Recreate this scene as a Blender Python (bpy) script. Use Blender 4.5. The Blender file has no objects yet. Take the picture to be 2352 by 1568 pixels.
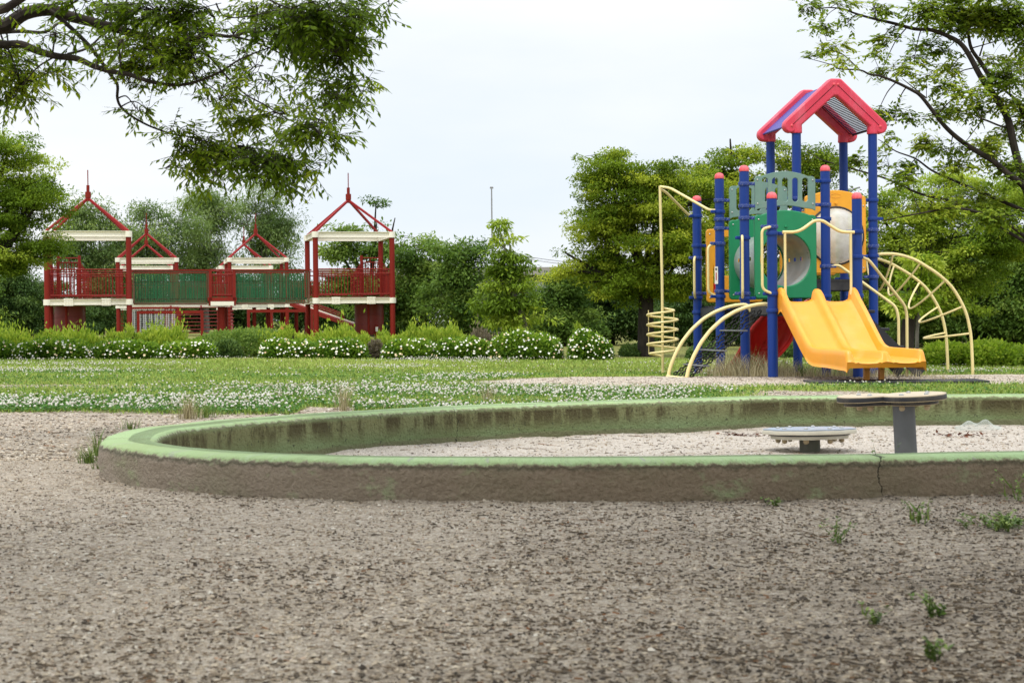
import bpy, math, random
import numpy as np
from mathutils import Vector, Matrix, noise
from math import sin, cos, pi, radians
sc = bpy.context.scene
COL = sc.collection
# ---------------------------------------------------------------- camera, sky, sun, exposure
F_, CX, CY, YH, CAMH = 3800.0, 1176.0, 784.0, 735.0, 0.68     # focal length and centre for a 2352 px wide frame
ROLL = 0.009
cam_d = bpy.data.cameras.new("camera"); cam = bpy.data.objects.new("camera", cam_d); COL.objects.link(cam)
cam_d.sensor_width = 36.0; cam_d.lens = 36.0 * F_ / 2352.0
cam_d.clip_start = 0.05; cam_d.clip_end = 3000
PITCH = math.atan((CY - YH) / F_)
CAMR = (Matrix.Rotation(pi/2 - PITCH, 3, 'X') @ Matrix.Rotation(-ROLL, 3, 'Z'))
cam.matrix_world = Matrix.Translation((0, 0, CAMH)) @ CAMR.to_4x4()
cam_d.dof.use_dof = True; cam_d.dof.focus_distance = 19.0; cam_d.dof.aperture_fstop = 11.0
sc.camera = cam

SUN_EL, SUN_AZ = radians(62), radians(205)      # azimuth clockwise from +Y (ahead of the camera)
w = bpy.data.worlds.new("World"); sc.world = w; w.use_nodes = True
nt = w.node_tree; nt.nodes.clear()
def N(t, k, **kw):
    n = t.nodes.new(k)
    for a, b in kw.items(): setattr(n, a, b)
    return n
out = N(nt, 'ShaderNodeOutputWorld'); sky = N(nt, 'ShaderNodeTexSky'); sky.sky_type = 'NISHITA'
sky.sun_disc = False; sky.sun_elevation = SUN_EL; sky.sun_rotation = SUN_AZ
bg1 = N(nt, 'ShaderNodeBackground'); bg1.inputs[1].default_value = 0.1
nt.links.new(sky.outputs[0], bg1.inputs[0])
bg2 = N(nt, 'ShaderNodeBackground'); bg2.inputs[1].default_value = 1.0
tc = N(nt, 'ShaderNodeTexCoord'); mp = N(nt, 'ShaderNodeMapping'); mp.inputs['Scale'].default_value = (1, 1, 3.2)
nz = N(nt, 'ShaderNodeTexNoise'); nz.inputs['Scale'].default_value = 2.6; nz.inputs['Detail'].default_value = 5; nz.inputs['Roughness'].default_value = 0.5
cr = N(nt, 'ShaderNodeValToRGB')
cr.color_ramp.elements[0].position = 0.35; cr.color_ramp.elements[0].color = (0.80, 0.87, 0.96, 1)
cr.color_ramp.elements[1].position = 0.62; cr.color_ramp.elements[1].color = (0.96, 0.975, 1.0, 1)
nt.links.new(tc.outputs['Generated'], mp.inputs[0]); nt.links.new(mp.outputs[0], nz.inputs['Vector'])
nt.links.new(nz.outputs[0], cr.inputs[0]); nt.links.new(cr.outputs[0], bg2.inputs[0])
# overcast sky: brightest overhead
sx_ = N(nt, 'ShaderNodeSeparateXYZ'); nt.links.new(tc.outputs['Generated'], sx_.inputs[0])
mr = N(nt, 'ShaderNodeMapRange'); mr.inputs['From Min'].default_value = .16; mr.inputs['From Max'].default_value = 1.0; mr.inputs['To Min'].default_value = 1.0; mr.inputs['To Max'].default_value = 2.3
nt.links.new(sx_.outputs[2], mr.inputs[0]); nt.links.new(mr.outputs[0], bg2.inputs[1])
mx = N(nt, 'ShaderNodeMixShader'); mx.inputs[0].default_value = 0.88
nt.links.new(bg1.outputs[0], mx.inputs[1]); nt.links.new(bg2.outputs[0], mx.inputs[2]); nt.links.new(mx.outputs[0], out.inputs[0])
sd = bpy.data.lights.new("sun", 'SUN'); sd.energy = 1.8; sd.angle = radians(12); sd.color = (1, 0.96, 0.88)
so = bpy.data.objects.new("sun", sd); COL.objects.link(so)
sdir = Vector((sin(SUN_AZ)*cos(SUN_EL), cos(SUN_AZ)*cos(SUN_EL), sin(SUN_EL)))
so.rotation_euler = sdir.to_track_quat('Z', 'Y').to_euler(); so.location = (0, 0, 40)
vs = sc.view_settings; vs.view_transform = 'Standard'; vs.look = 'None'; vs.gamma = 1.0; vs.exposure = 0.17

# ---------------------------------------------------------------- helpers
def P(u, v, z):
    "world point seen at (u, v) of the 2352 px wide photograph, at distance z ahead"
    d = CAMR @ Vector(((u - CX) / F_, (CY - v) / F_, -1.0))
    return Vector((0, 0, CAMH)) + d * (z / d.y)
def sstep(a, b, x):
    t = min(1, max(0, (x - a) / (b - a))); return t*t*(3 - 2*t)
def gz(x, y):
    return -ROLL * x - 0.06 * sstep(19.3, 22.5, y)
def fbm(x, y, s=1.0, o=3, seed=0.0):
    v = 0; a = 1; t = 0
    for k in range(o):
        v += a * noise.noise(Vector((x*s + seed*7.3, y*s - seed*3.1, seed + k*5.0))); t += a; a *= .5; s *= 2.1
    return v / t

def tag(o, label=None, cat=None, group=None, kind=None):
    if label: o['label'] = label
    if cat: o['category'] = cat
    if group: o['group'] = group
    if kind: o['kind'] = kind
    return o
def thing(name, label, cat, loc=(0, 0, 0), rz=0.0, group=None):
    o = bpy.data.objects.new(name, None); COL.objects.link(o); o.empty_display_size = .2
    o.location = loc; o.rotation_euler = (0, 0, rz)
    return tag(o, label, cat, group)
def link(name, me, parent=None, loc=None, rot=None):
    o = bpy.data.objects.new(name, me); COL.objects.link(o)
    if parent is not None: o.parent = parent
    if loc is not None: o.location = loc
    if rot is not None: o.rotation_euler = rot
    return o

def npmesh(name, V, Fq, mats, tint=None, smooth=False, midx=None, pattr=None):
    "V (n,3); Fq (m,k) equal sized faces"
    V = np.asarray(V, dtype=np.float32); Fq = np.asarray(Fq, dtype=np.int32)
    me = bpy.data.meshes.new(name); m, k = Fq.shape
    me.vertices.add(len(V)); me.vertices.foreach_set('co', V.ravel())
    me.loops.add(m*k); me.loops.foreach_set('vertex_index', Fq.ravel())
    me.polygons.add(m); me.polygons.foreach_set('loop_start', np.arange(0, m*k, k, dtype=np.int32))
    try: me.polygons.foreach_set('loop_total', np.full(m, k, dtype=np.int32))
    except Exception: pass
    if midx is not None: me.polygons.foreach_set('material_index', np.asarray(midx, dtype=np.int32))
    me.polygons.foreach_set('use_smooth', np.full(m, smooth, dtype=bool))
    for mt in (mats if isinstance(mats, (list, tuple)) else [mats]): me.materials.append(mt)
    if tint is not None:
        a = me.attributes.new('tint', 'FLOAT', 'FACE'); a.data.foreach_set('value', np.asarray(tint, dtype=np.float32))
    if pattr:
        for kk, vv in pattr.items():
            a = me.attributes.new(kk, 'FLOAT', 'POINT'); a.data.foreach_set('value', np.asarray(vv, dtype=np.float32))
    me.update(calc_edges=True); me.validate()
    return me

class MB:
    def __init__(s): s.v = []; s.f = []; s.m = []; s.mi = 0
    def add(s, vs_, fs):
        b = len(s.v); s.v += [tuple(x) for x in vs_]; s.f += [tuple(i + b for i in f) for f in fs]; s.m += [s.mi] * len(fs); return s
    def box(s, c, d, R=None, bev=0.0):
        x, y, z = d[0]/2, d[1]/2, d[2]/2
        if bev <= 0:
            vv = [Vector((a*x, b*y, e*z)) for a in (-1, 1) for b in (-1, 1) for e in (-1, 1)]
            ff = [(0,1,3,2), (4,6,7,5), (0,4,5,1), (2,3,7,6), (0,2,6,4), (1,5,7,3)]
        else:       # octagonal section along the longest axis, ends slightly inset
            ax = max(range(3), key=lambda k: d[k]); o1, o2 = [k for k in range(3) if k != ax]
            h1, h2 = d[o1]/2, d[o2]/2; L = d[ax]/2; vv = []
            for e, sh in ((-L, bev), (-L + bev, 0), (L - bev, 0), (L, bev)):
                a1, a2 = h1 - sh, h2 - sh
                for p, q in ((a1, a2-bev), (a1-bev, a2), (-a1+bev, a2), (-a1, a2-bev), (-a1, -a2+bev), (-a1+bev, -a2), (a1-bev, -a2), (a1, -a2+bev)):
                    t = [0, 0, 0]; t[ax] = e; t[o1] = p; t[o2] = q; vv.append(Vector(t))
            ff = []
            for k in range(3):
                for j in range(8):
                    ff.append((k*8+j, k*8+(j+1) % 8, (k+1)*8+(j+1) % 8, (k+1)*8+j))
            ff.append(tuple(range(7, -1, -1))); ff.append(tuple(range(24, 32)))
        c = Vector(c)
        return s.add([c + ((R @ p) if R is not None else p) for p in vv], ff)
    def bar(s, a, b, w_, h_=None, bev=0.0):
        a, b = Vector(a), Vector(b); h_ = h_ or w_; d = b - a
        up = Vector((0, 0, 1)) if abs(d.normalized().z) < .98 else Vector((0, 1, 0))
        x = d.normalized(); y = up.cross(x).normalized(); z = x.cross(y)
        R = Matrix((x, y, z)).transposed()
        return s.box((a + b)/2, (d.length, w_, h_), R, bev)
    def tube(s, pts, r, seg=8, cap=True, closed=False):
        pts = [Vector(p) for p in pts]; n = len(pts)
        rr = r if isinstance(r, (list, tuple)) else [r]*n
        t0 = (pts[1] - pts[0]).normalized()
        up = Vector((0, 0, 1)) if abs(t0.z) < .9 else Vector((1, 0, 0))
        x = up.cross(t0).normalized(); vv = []
        for k in range(n):
            if closed: t = (pts[(k+1) % n] - pts[k-1]).normalized()
            else: t = (pts[min(k+1, n-1)] - pts[max(k-1, 0)])
            if t.length < 1e-9: t = Vector((0, 0, 1))
            t.normalize()
            x = (x - t * x.dot(t)); 
            if x.length < 1e-6: x = t.orthogonal()
            x.normalize(); y = t.cross(x)
            for j in range(seg):
                a = 2*pi*j/seg; vv.append(pts[k] + (x*cos(a) + y*sin(a))*rr[k])
        ff = []
        for k in range(n if closed else n-1):
            for j in range(seg):
                k2 = (k+1) % n
                ff.append((k*seg+j, k*seg+(j+1) % seg, k2*seg+(j+1) % seg, k2*seg+j))
        if cap and not closed:
            ff.append(tuple(range(seg-1, -1, -1))); ff.append(tuple((n-1)*seg+j for j in range(seg)))
        return s.add(vv, ff)
    def cyl(s, a, b, r, seg=16, r2=None): return s.tube([a, b], [r, r if r2 is None else r2], seg)
    def lathe(s, prof, seg=20, c=(0, 0, 0), R=None):
        vv = []; c = Vector(c)
        for (r, z) in prof:
            for j in range(seg):
                a = 2*pi*j/seg; p = Vector((r*cos(a), r*sin(a), z)); vv.append(c + ((R @ p) if R is not None else p))
        ff = []
        for k in range(len(prof)-1):
            for j in range(seg):
                ff.append((k*seg+j, k*seg+(j+1) % seg, (k+1)*seg+(j+1) % seg, (k+1)*seg+j))
        if prof[0][0] > 1e-6: ff.append(tuple(range(seg-1, -1, -1)))
        if prof[-1][0] > 1e-6: ff.append(tuple((len(prof)-1)*seg+j for j in range(seg)))
        return s.add(vv, ff)
    def mesh(s, name, mats, smooth=True):
        me = bpy.data.meshes.new(name); me.from_pydata(s.v, [], s.f)
        for mt in (mats if isinstance(mats, (list, tuple)) else [mats]): me.materials.append(mt)
        me.polygons.foreach_set('material_index', s.m)
        if smooth: autosmooth(me, 40)
        me.update(); return me
    def build(s, name, mats, parent=None, smooth=True, loc=None, rot=None):
        return link(name, s.mesh(name, mats, smooth), parent, loc, rot)
def autosmooth(me, deg):
    me.polygons.foreach_set('use_smooth', [True]*len(me.polygons))
    try: me.set_sharp_from_angle(angle=radians(deg))
    except Exception: pass

def crom(pts, n=6, closed=False):
    pts = [Vector(p) for p in pts]; N_ = len(pts); o = []
    for k in range(N_ if closed else N_-1):
        g = (lambda q: pts[q % N_]) if closed else (lambda q: pts[min(max(q, 0), N_-1)])
        a, b, c, d = g(k-1), g(k), g(k+1), g(k+2)
        for j in range(n):
            t = j/n
            o.append(.5*((2*b) + (c-a)*t + (2*a-5*b+4*c-d)*t*t + (3*b-a-3*c+d)*t**3))
    if not closed: o.append(pts[-1])
    return o

def slab(name, outlines, thick, mats, parent=None, bev=0.006, M=None):
    "flat panel from 2D outlines (first is the border, the rest are holes); drawn in x-h, thickness along y"
    cu = bpy.data.curves.new(name, 'CURVE'); cu.dimensions = '2D'; cu.fill_mode = 'BOTH'
    cu.extrude = thick/2 - bev; cu.bevel_depth = bev; cu.bevel_resolution = 2; cu.offset = -bev
    for o in outlines:
        s = cu.splines.new('POLY'); s.points.add(len(o)-1); s.use_cyclic_u = True
        for k, p in enumerate(o): s.points[k].co = (p[0], p[1], 0, 1)
    ob = bpy.data.objects.new('tmp', cu); COL.objects.link(ob)
    dg = bpy.context.evaluated_depsgraph_get(); dg.update()
    me = bpy.data.meshes.new_from_object(ob.evaluated_get(dg), depsgraph=dg)
    bpy.data.objects.remove(ob); bpy.data.curves.remove(cu)
    me.name = name
    A = Matrix(((1, 0, 0, 0), (0, 0, -1, 0), (0, 1, 0, 0), (0, 0, 0, 1)))
    me.transform((M @ A) if M is not None else A)
    me.materials.clear()
    for mt in (mats if isinstance(mats, (list, tuple)) else [mats]): me.materials.append(mt)
    autosmooth(me, 35)
    return link(name, me, parent)
def rrect(x0, x1, y0, y1, r, n=5):
    o = []
    for cx, cy, a0 in ((x1-r, y1-r, 0), (x0+r, y1-r, 90), (x0+r, y0+r, 180), (x1-r, y0+r, 270)):
        for k in range(n+1):
            a = radians(a0 + 90*k/n); o.append((cx + r*cos(a), cy + r*sin(a)))
    return o
def circ(cx, cy, r, n=40, r2=None):
    return [(cx + r*cos(2*pi*k/n), cy + (r2 or r)*sin(2*pi*k/n)) for k in range(n)]

# ---------------------------------------------------------------- materials
def newmat(name):
    m = bpy.data.materials.new(name); m.use_nodes = True; t = m.node_tree
    return m, t, t.nodes['Principled BSDF']
def setc(b, c, rough=.5, spec=.5, metal=0.0):
    b.inputs['Base Color'].default_value = (*c, 1); b.inputs['Roughness'].default_value = rough
    b.inputs['Specular IOR Level'].default_value = spec; b.inputs['Metallic'].default_value = metal
def ramp(t, fac, stops):
    r = N(t, 'ShaderNodeValToRGB'); e = r.color_ramp.elements
    while len(e) < len(stops): e.new(.5)
    for k, (p, c) in enumerate(stops): e[k].position = p; e[k].color = (*c, 1)
    t.links.new(fac, r.inputs[0]); return r.outputs[0]
def noi(t, scale, detail=3, rough=.5, vec=None, coord='Object', sc3=None):
    n = N(t, 'ShaderNodeTexNoise'); n.inputs['Scale'].default_value = scale; n.inputs['Detail'].default_value = detail; n.inputs['Roughness'].default_value = rough
    if vec is None:
        c = N(t, 'ShaderNodeTexCoord'); vec = c.outputs[coord]
    if sc3:
        mp_ = N(t, 'ShaderNodeMapping'); mp_.inputs['Scale'].default_value = sc3; t.links.new(vec, mp_.inputs[0]); vec = mp_.outputs[0]
    t.links.new(vec, n.inputs['Vector']); return n.outputs['Fac']
def mixc(t, fac, a, b, mode='MIX'):
    m = N(t, 'ShaderNodeMix'); m.data_type = 'RGBA'; m.blend_type = mode
    for s, v in ((m.inputs[0], fac), (m.inputs[6], a), (m.inputs[7], b)):
        if isinstance(v, (int, float)): s.default_value = v
        elif isinstance(v, tuple): s.default_value = (*v, 1)
        else: t.links.new(v, s)
    return m.outputs[2]
def math_(t, op, a, b=None, clamp=False):
    m = N(t, 'ShaderNodeMath', operation=op); m.use_clamp = clamp
    for s, v in ((m.inputs[0], a), (m.inputs[1], b)):
        if v is None: continue
        if isinstance(v, (int, float)): s.default_value = v
        else: t.links.new(v, s)
    return m.outputs[0]
def bump(t, b, h, strength=.3, dist=.01):
    n = N(t, 'ShaderNodeBump'); n.inputs['Strength'].default_value = strength; n.inputs['Distance'].default_value = dist
    t.links.new(h, n.inputs['Height']); t.links.new(n.outputs[0], b.inputs['Normal'])
def painted(name, c, rough=.4, spec=.5, var=.18, dirt=(.25, .2, .13), dfac=.25, scale=9, metal=0.0, bmp=.05, wear=None):
    "painted metal or moulded plastic with uneven fading and grime"
    m, t, b = newmat(name); setc(b, c, rough, spec, metal)
    f = noi(t, scale, 5, .6)
    c1 = mixc(t, f, tuple(x*(1-var) for x in c), tuple(min(1, x*(1+var)) for x in c))
    g = noi(t, scale*.45, 6, .65, sc3=(1, 1, .35)); g2 = math_(t, 'MULTIPLY', math_(t, 'SUBTRACT', g, .5, True), dfac*6, True)
    c2 = mixc(t, g2, c1, dirt)
    if wear:
        wv = noi(t, scale*7, 4, .6); wf = math_(t, 'GREATER_THAN', wv, wear[1]); c2 = mixc(t, wf, c2, wear[0])
    t.links.new(c2, b.inputs['Base Color'])
    rr = math_(t, 'ADD', math_(t, 'MULTIPLY', f, .25), rough - .1); t.links.new(rr, b.inputs['Roughness'])
    bump(t, b, noi(t, scale*14, 3, .5), bmp, .004)
    return m
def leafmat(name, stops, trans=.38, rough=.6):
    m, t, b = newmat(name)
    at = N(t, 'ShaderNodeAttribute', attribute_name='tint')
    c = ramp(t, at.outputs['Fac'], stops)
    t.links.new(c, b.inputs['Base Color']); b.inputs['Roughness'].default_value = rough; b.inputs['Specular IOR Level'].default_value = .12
    tr = N(t, 'ShaderNodeBsdfTranslucent'); c2 = mixc(t, .5, c, (1.0, .95, .25), 'MULTIPLY')
    hs = N(t, 'ShaderNodeHueSaturation'); hs.inputs['Value'].default_value = 1.5; t.links.new(c2, hs.inputs['Color'])
    t.links.new(hs.outputs[0], tr.inputs[0])
    ms = N(t, 'ShaderNodeMixShader'); ms.inputs[0].default_value = trans
    o = t.nodes['Material Output']; t.links.new(b.outputs[0], ms.inputs[1]); t.links.new(tr.outputs[0], ms.inputs[2]); t.links.new(ms.outputs[0], o.inputs[0])
    return m
def tintmat(name, stops, rough=.8, spec=.2):
    m, t, b = newmat(name); at = N(t, 'ShaderNodeAttribute', attribute_name='tint')
    t.links.new(ramp(t, at.outputs['Fac'], stops), b.inputs['Base Color']); b.inputs['Roughness'].default_value = rough; b.inputs['Specular IOR Level'].default_value = spec
    return m
# ---------------------------------------------------------------- ground zones
SBX = [(-1.82,7.3),(-1.86,7.65),(-1.85,7.98),(-1.74,8.28),(-1.53,8.77),(-.94,9.56),(-.15,10.35),(1.09,11.1),(1.86,11.5),(3.65,11.8),(5.2,11.6),(6.1,10.6),(5.9,9.0),(4.8,7.6),(3.3,6.75),(1.99,6.4),(.9,6.2),(.2,6.13),(-.5,6.17),(-.82,6.24),(-1.12,6.37),(-1.4,6.57),(-1.6,6.8),(-1.76,7.05)]
WALLH = 0.157
outer = crom([(x, y, 0) for x, y in SBX], 10, True)
def offset_loop(L, d):
    o = []; n = len(L)
    for k in range(n):
        t = (L[(k+1) % n] - L[k-1]).normalized(); nrm = Vector((t.y, -t.x, 0))
        o.append(L[k] + nrm*d)
    return o
# loop runs clockwise seen from above here, so the inner side is at +normal
_in = offset_loop(outer, .25)
def area(L): return sum(L[k].x*L[(k+1) % len(L)].y - L[(k+1) % len(L)].x*L[k].y for k in range(len(L)))/2
SGN = 1 if abs(area(_in)) < abs(area(outer)) else -1
LOOPA = np.array([(p.x, p.y) for p in offset_loop(outer, SGN*.12)])
def inside(x, y, L=LOOPA):
    x1, y1 = L[:, 0], L[:, 1]; x2, y2 = np.roll(x1, -1), np.roll(y1, -1)
    c = ((y1 > y) != (y2 > y)) & (x < (x2-x1)*(y-y1)/(y2-y1+1e-12) + x1)
    return int(c.sum()) % 2 == 1
OUTA = np.array([(p.x, p.y) for p in outer])
def interp(x, xs, ys): return float(np.interp(x, xs, ys))
def grass(x, y):
    "0 = gravel, 1 = turf"
    n = fbm(x, y, .9, 3, 1.0); n2 = fbm(x, y, 3.5, 2, 2.0); e = n*.5 + n2*.25
    if y < 10: return 0.0
    g = sstep(-.25, .3, (y - 12.1) + e*.9 + (.7 if x > -1.2 and y < 13.5 else 0) - (0.9 if -1.6 < x < -.6 and y < 13 else 0))
    if x > -1.1:
        zl = interp(x, [-1.1,-.5,0,.95,2,3.5,5,7], [17.75,17.5,17.1,16.8,16.9,17.3,17.6,17.8])
        zh = interp(x, [-1.1,-.5,0,.95,2,3.5,5,7], [17.75,18.0,19.0,20.2,20.6,21.5,22.3,22.6])
        d = min(y - zl, zh - y); yy = sstep(-.2, .2, d + e*.8)
        g *= 1 - yy
    if 1.9 < x < 3.6:                       # bare gravel behind the far kerb
        g *= 1 - sstep(-.2, .3, 15.9 + e - y)*sstep(1.9, 2.4, x)*(1 - sstep(3.2, 3.6, x))
    bare = sstep(.02, .22, fbm(x*.45, y*1.2, .8, 3, 5.0) + .10 - abs(y - 17.2)*.30) * (1 if x < 1 else 0)
    g *= 1 - .85*bare
    return g
def flowerness(x, y):
    a = fbm(x*.55, y*.9, .55, 3, 9.0)
    return sstep(-.12, .32, a + (.18 if y < 16.8 else -.02) - .38*sstep(1.0, 2.2, x)*(1 if y < 18.6 else 0) - (.25 if 17.2 < y < 18.6 else 0))

m_ground, t, b = newmat('ground')
at = N(t, 'ShaderNodeAttribute', attribute_name='grass'); at2 = N(t, 'ShaderNodeAttribute', attribute_name='dry')
co = N(t, 'ShaderNodeTexCoord').outputs['Object']
f1 = noi(t, 95, 3, .6, co); f2 = noi(t, 14, 4, .6, co); f3 = noi(t, 1.1, 4, .6, co); f4 = noi(t, 30, 5, .7, co, sc3=(.4, 1.2, 1))
vo = N(t, 'ShaderNodeTexVoronoi'); vo.inputs['Scale'].default_value = 85; t.links.new(co, vo.inputs['Vector'])
vo2 = N(t, 'ShaderNodeTexVoronoi'); vo2.inputs['Scale'].default_value = 190; t.links.new(co, vo2.inputs['Vector'])
g1_ = ramp(t, vo.outputs['Color'], [(0, (.11,.085,.06)), (.20, (.285,.228,.168)), (.45, (.49,.41,.318)), (.75, (.61,.525,.425)), (1, (.78,.71,.62))])
g2_ = ramp(t, vo2.outputs['Color'], [(0, (.24,.19,.14)), (.5, (.50,.42,.33)), (1, (.70,.63,.53))])
grv = mixc(t, .45, g1_, g2_)
grv = mixc(t, ramp(t, f4, [(.56, (0,0,0)), (.68, (.75,.75,.75))]), grv, (.12,.095,.07))
grv = mixc(t, ramp(t, f2, [(.5, (0,0,0)), (.75, (.4,.4,.4))]), grv, (.20,.165,.125))
grv = mixc(t, ramp(t, f3, [(.55, (0,0,0)), (.75, (.3,.3,.3))]), grv, (.24,.20,.155))
soil_shade_f = N(t, 'ShaderNodeAttribute', attribute_name='soil_shade').outputs['Fac']
grv = mixc(t, math_(t, 'MULTIPLY', soil_shade_f, ramp(t, f4, [(.36, (.12,.12,.12)), (.58, (1,1,1))]), True), grv, (.100,.072,.047))  # gravel darkened by painted tree shade, and by soil at kerb and tower
near = mixc(t, at2.outputs['Fac'], grv, (.62,.54,.44), 'MIX')
soil = mixc(t, f2, (.15,.145,.045), (.30,.31,.085))
gcol = mixc(t, at.outputs['Fac'], near, soil)
t.links.new(gcol, b.inputs['Base Color']); b.inputs['Roughness'].default_value = .95; b.inputs['Specular IOR Level'].default_value = .15
bump(t, b, math_(t, 'ADD', math_(t, 'ADD', vo.outputs['Distance'], f1), f2), .9, .018)

def grid_patch(xs, ys, zf, name, mat, attrs=None):
    nx, ny = len(xs), len(ys); V = np.zeros((nx*ny, 3)); A = {k: np.zeros(nx*ny) for k in (attrs or {})}
    for j, y in enumerate(ys):
        for i, x in enumerate(xs):
            V[j*nx+i] = (x, y, zf(x, y))
            for k, fn in (attrs or {}).items(): A[k][j*nx+i] = fn(x, y)
    I = np.arange(nx*ny).reshape(ny, nx)
    Fq = np.stack([I[:-1, :-1].ravel(), I[:-1, 1:].ravel(), I[1:, 1:].ravel(), I[1:, :-1].ravel()], 1)
    return npmesh(name, V, Fq, mat, smooth=True, pattr=A)
xs = np.unique(np.round(np.concatenate([[-900,-300,-120,-60,-30,-18,-12,-9,-7.5], np.arange(-6.5, -3.0, .1), np.arange(-3.0, 3.01, .045), np.arange(3.1, 8.01, .1), [9,10.5,13,18,30,60,120,300,900]]), 3))
ys = np.unique(np.round(np.concatenate([[-60,-20,-8,-3,0,1.5], np.arange(2.4, 7.0, .035), np.arange(7.0, 23.5, .1), np.arange(24, 34, .6), [36,40,46,54,66,80,100,130,180,300,600,1500]]), 3))
def gh(x, y):
    if -2.2 < x < 6.5 and 6 < y < 12 and inside(x, y): return gz(x, y) - .35
    a = .012*fbm(x, y, 1.2, 3, 3) + (.006*noise.noise(Vector((x*6, y*6, 1))) if 0 < y < 24 else 0)
    if y > 35: a = 0
    if -2.3 < x < 3 and 5.7 < y < 8.6:
        d_ = math.sqrt(((OUTA[:, 0]-x)**2 + (OUTA[:, 1]-y)**2).min()); a += .010*math.exp(-(d_/.085)**2)*(.7 + .4*fbm(x, y, 2, 2, 77))
    if 1 < y < 7.2 and abs(x) < 3.2: a += .009*fbm(x, y, 9, 3, 11) + .004*noise.noise(Vector((x*38, y*38, 2)))
    return gz(x, y) + a
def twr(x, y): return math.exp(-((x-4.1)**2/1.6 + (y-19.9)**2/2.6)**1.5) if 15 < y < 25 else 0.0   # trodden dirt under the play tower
def soil_shade(x, y):      # tree shade painted in towards right and camera, plus kerb soil and tower dirt
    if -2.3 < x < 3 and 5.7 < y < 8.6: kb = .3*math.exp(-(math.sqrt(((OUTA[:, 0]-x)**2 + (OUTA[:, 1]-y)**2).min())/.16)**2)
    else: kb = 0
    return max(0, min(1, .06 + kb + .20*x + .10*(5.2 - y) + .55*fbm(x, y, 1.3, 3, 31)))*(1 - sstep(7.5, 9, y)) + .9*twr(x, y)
def dryf(x, y):      # pale washed grit of the strip by the play tower
    return .75*sstep(16.3, 17.3, y)*(1 - sstep(23, 24, y))*(1 - .85*twr(x, y)) if x > -2 else .0
og = link('ground', grid_patch(xs, ys, gh, 'ground', m_ground, {'grass': lambda x, y: grass(x, y) if (-9 < x < 11 and 10 < y < 34) else (1.0 if y > 12 else 0.0), 'dry': dryf, 'soil_shade': soil_shade})); tag(og, kind='structure')

# ---------------------------------------------------------------- sand and the low wall of the sandbox
m_sand, t, b = newmat('sand')
co = N(t, 'ShaderNodeTexCoord').outputs['Object']
vo = N(t, 'ShaderNodeTexVoronoi'); vo.inputs['Scale'].default_value = 110; t.links.new(co, vo.inputs['Vector'])
sandc = ramp(t, vo.outputs['Color'], [(0, (.28,.235,.19)), (.4, (.50,.44,.375)), (1, (.66,.61,.54))])
sandc = mixc(t, ramp(t, noi(t, 2.2, 5, .65, co), [(.52, (0,0,0)), (.75, (.6,.6,.6))]), sandc, (.33,.27,.2))
sandc = mixc(t, ramp(t, noi(t, 30, 4, .6, co, sc3=(.3, 1.3, 1)), [(.62, (0,0,0)), (.72, (.8,.8,.8))]), sandc, (.14,.10,.07))
t.links.new(sandc, b.inputs['Base Color']); b.inputs['Roughness'].default_value = .95; b.inputs['Specular IOR Level'].default_value = .1
bump(t, b, math_(t, 'ADD', vo.outputs['Distance'], noi(t, 25, 4, .6, co)), .8, .012)
def sandz(x, y):
    h = -.05 + .022*fbm(x, y, 1.6, 3, 6) + .008*noise.noise(Vector((x*9, y*9, 3)))
    h -= .05*math.exp(-((x+1.0)**2 + (y-8.3)**2)/.35); h += .02*math.exp(-((x+.5)**2/.25 + (y-9.2)**2/.1))
    return gz(x, y) + h
os_ = link('sand', grid_patch(np.arange(-2.0, 6.4, .06), np.arange(6.1, 12.0, .06), lambda x, y: sandz(x, y) if inside(x, y) else sandz(x, y) - .25, 'sand', m_sand)); tag(os_, kind='structure')

dense = crom([(x, y, 0) for x, y in SBX], 34, True)
def s_at(px, py):
    bs = 1e9; s_ = 0; r = 0
    for k in range(len(dense)):
        if k: s_ += (dense[k] - dense[k-1]).length
        d_ = (dense[k].x-px)**2 + (dense[k].y-py)**2
        if d_ < bs: bs, r = d_, s_
    return r
CRACKS = [s_at(1.42, 6.25), s_at(-.5, 10.0), s_at(2.6, 11.7)]
m_wall, t, b = newmat('sandbox_wall')
h_ = N(t, 'ShaderNodeAttribute', attribute_name='hh').outputs['Fac']; s_ = N(t, 'ShaderNodeAttribute', attribute_name='ss').outputs['Fac']; i_ = N(t, 'ShaderNodeAttribute', attribute_name='inner').outputs['Fac']
cmb = N(t, 'ShaderNodeCombineXYZ'); t.links.new(s_, cmb.inputs[0]); t.links.new(h_, cmb.inputs[1]); t.links.new(i_, cmb.inputs[2])
wc = cmb.outputs[0]
ragged = noi(t, 22, 5, .65, wc); streak = noi(t, 9, 5, .7, wc, sc3=(1, .22, 1)); fine = noi(t, 60, 4, .6, wc); big = noi(t, 1.7, 4, .6, wc)
spots = noi(t, 45, 2, .5, wc, sc3=(1, .8, 1))
green = mixc(t, fine, (.31,.45,.205), (.45,.58,.31)); green = mixc(t, ramp(t, big, [(.4, (0,0,0)), (.7, (.6,.6,.6))]), green, (.33,.40,.17))
green = mixc(t, ramp(t, ragged, [(.54, (0,0,0)), (.68, (.35,.35,.35))]), green, (.45,.50,.38))
brown = mixc(t, fine, (.155,.115,.075), (.37,.29,.205))
xw = N(t, 'ShaderNodeSeparateXYZ'); t.links.new(N(t, 'ShaderNodeTexCoord').outputs['Object'], xw.inputs[0]); lf = math_(t, 'MULTIPLY', math_(t, 'SUBTRACT', 1.0, math_(t, 'ADD', xw.outputs[0], big)), .35, True)
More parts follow.
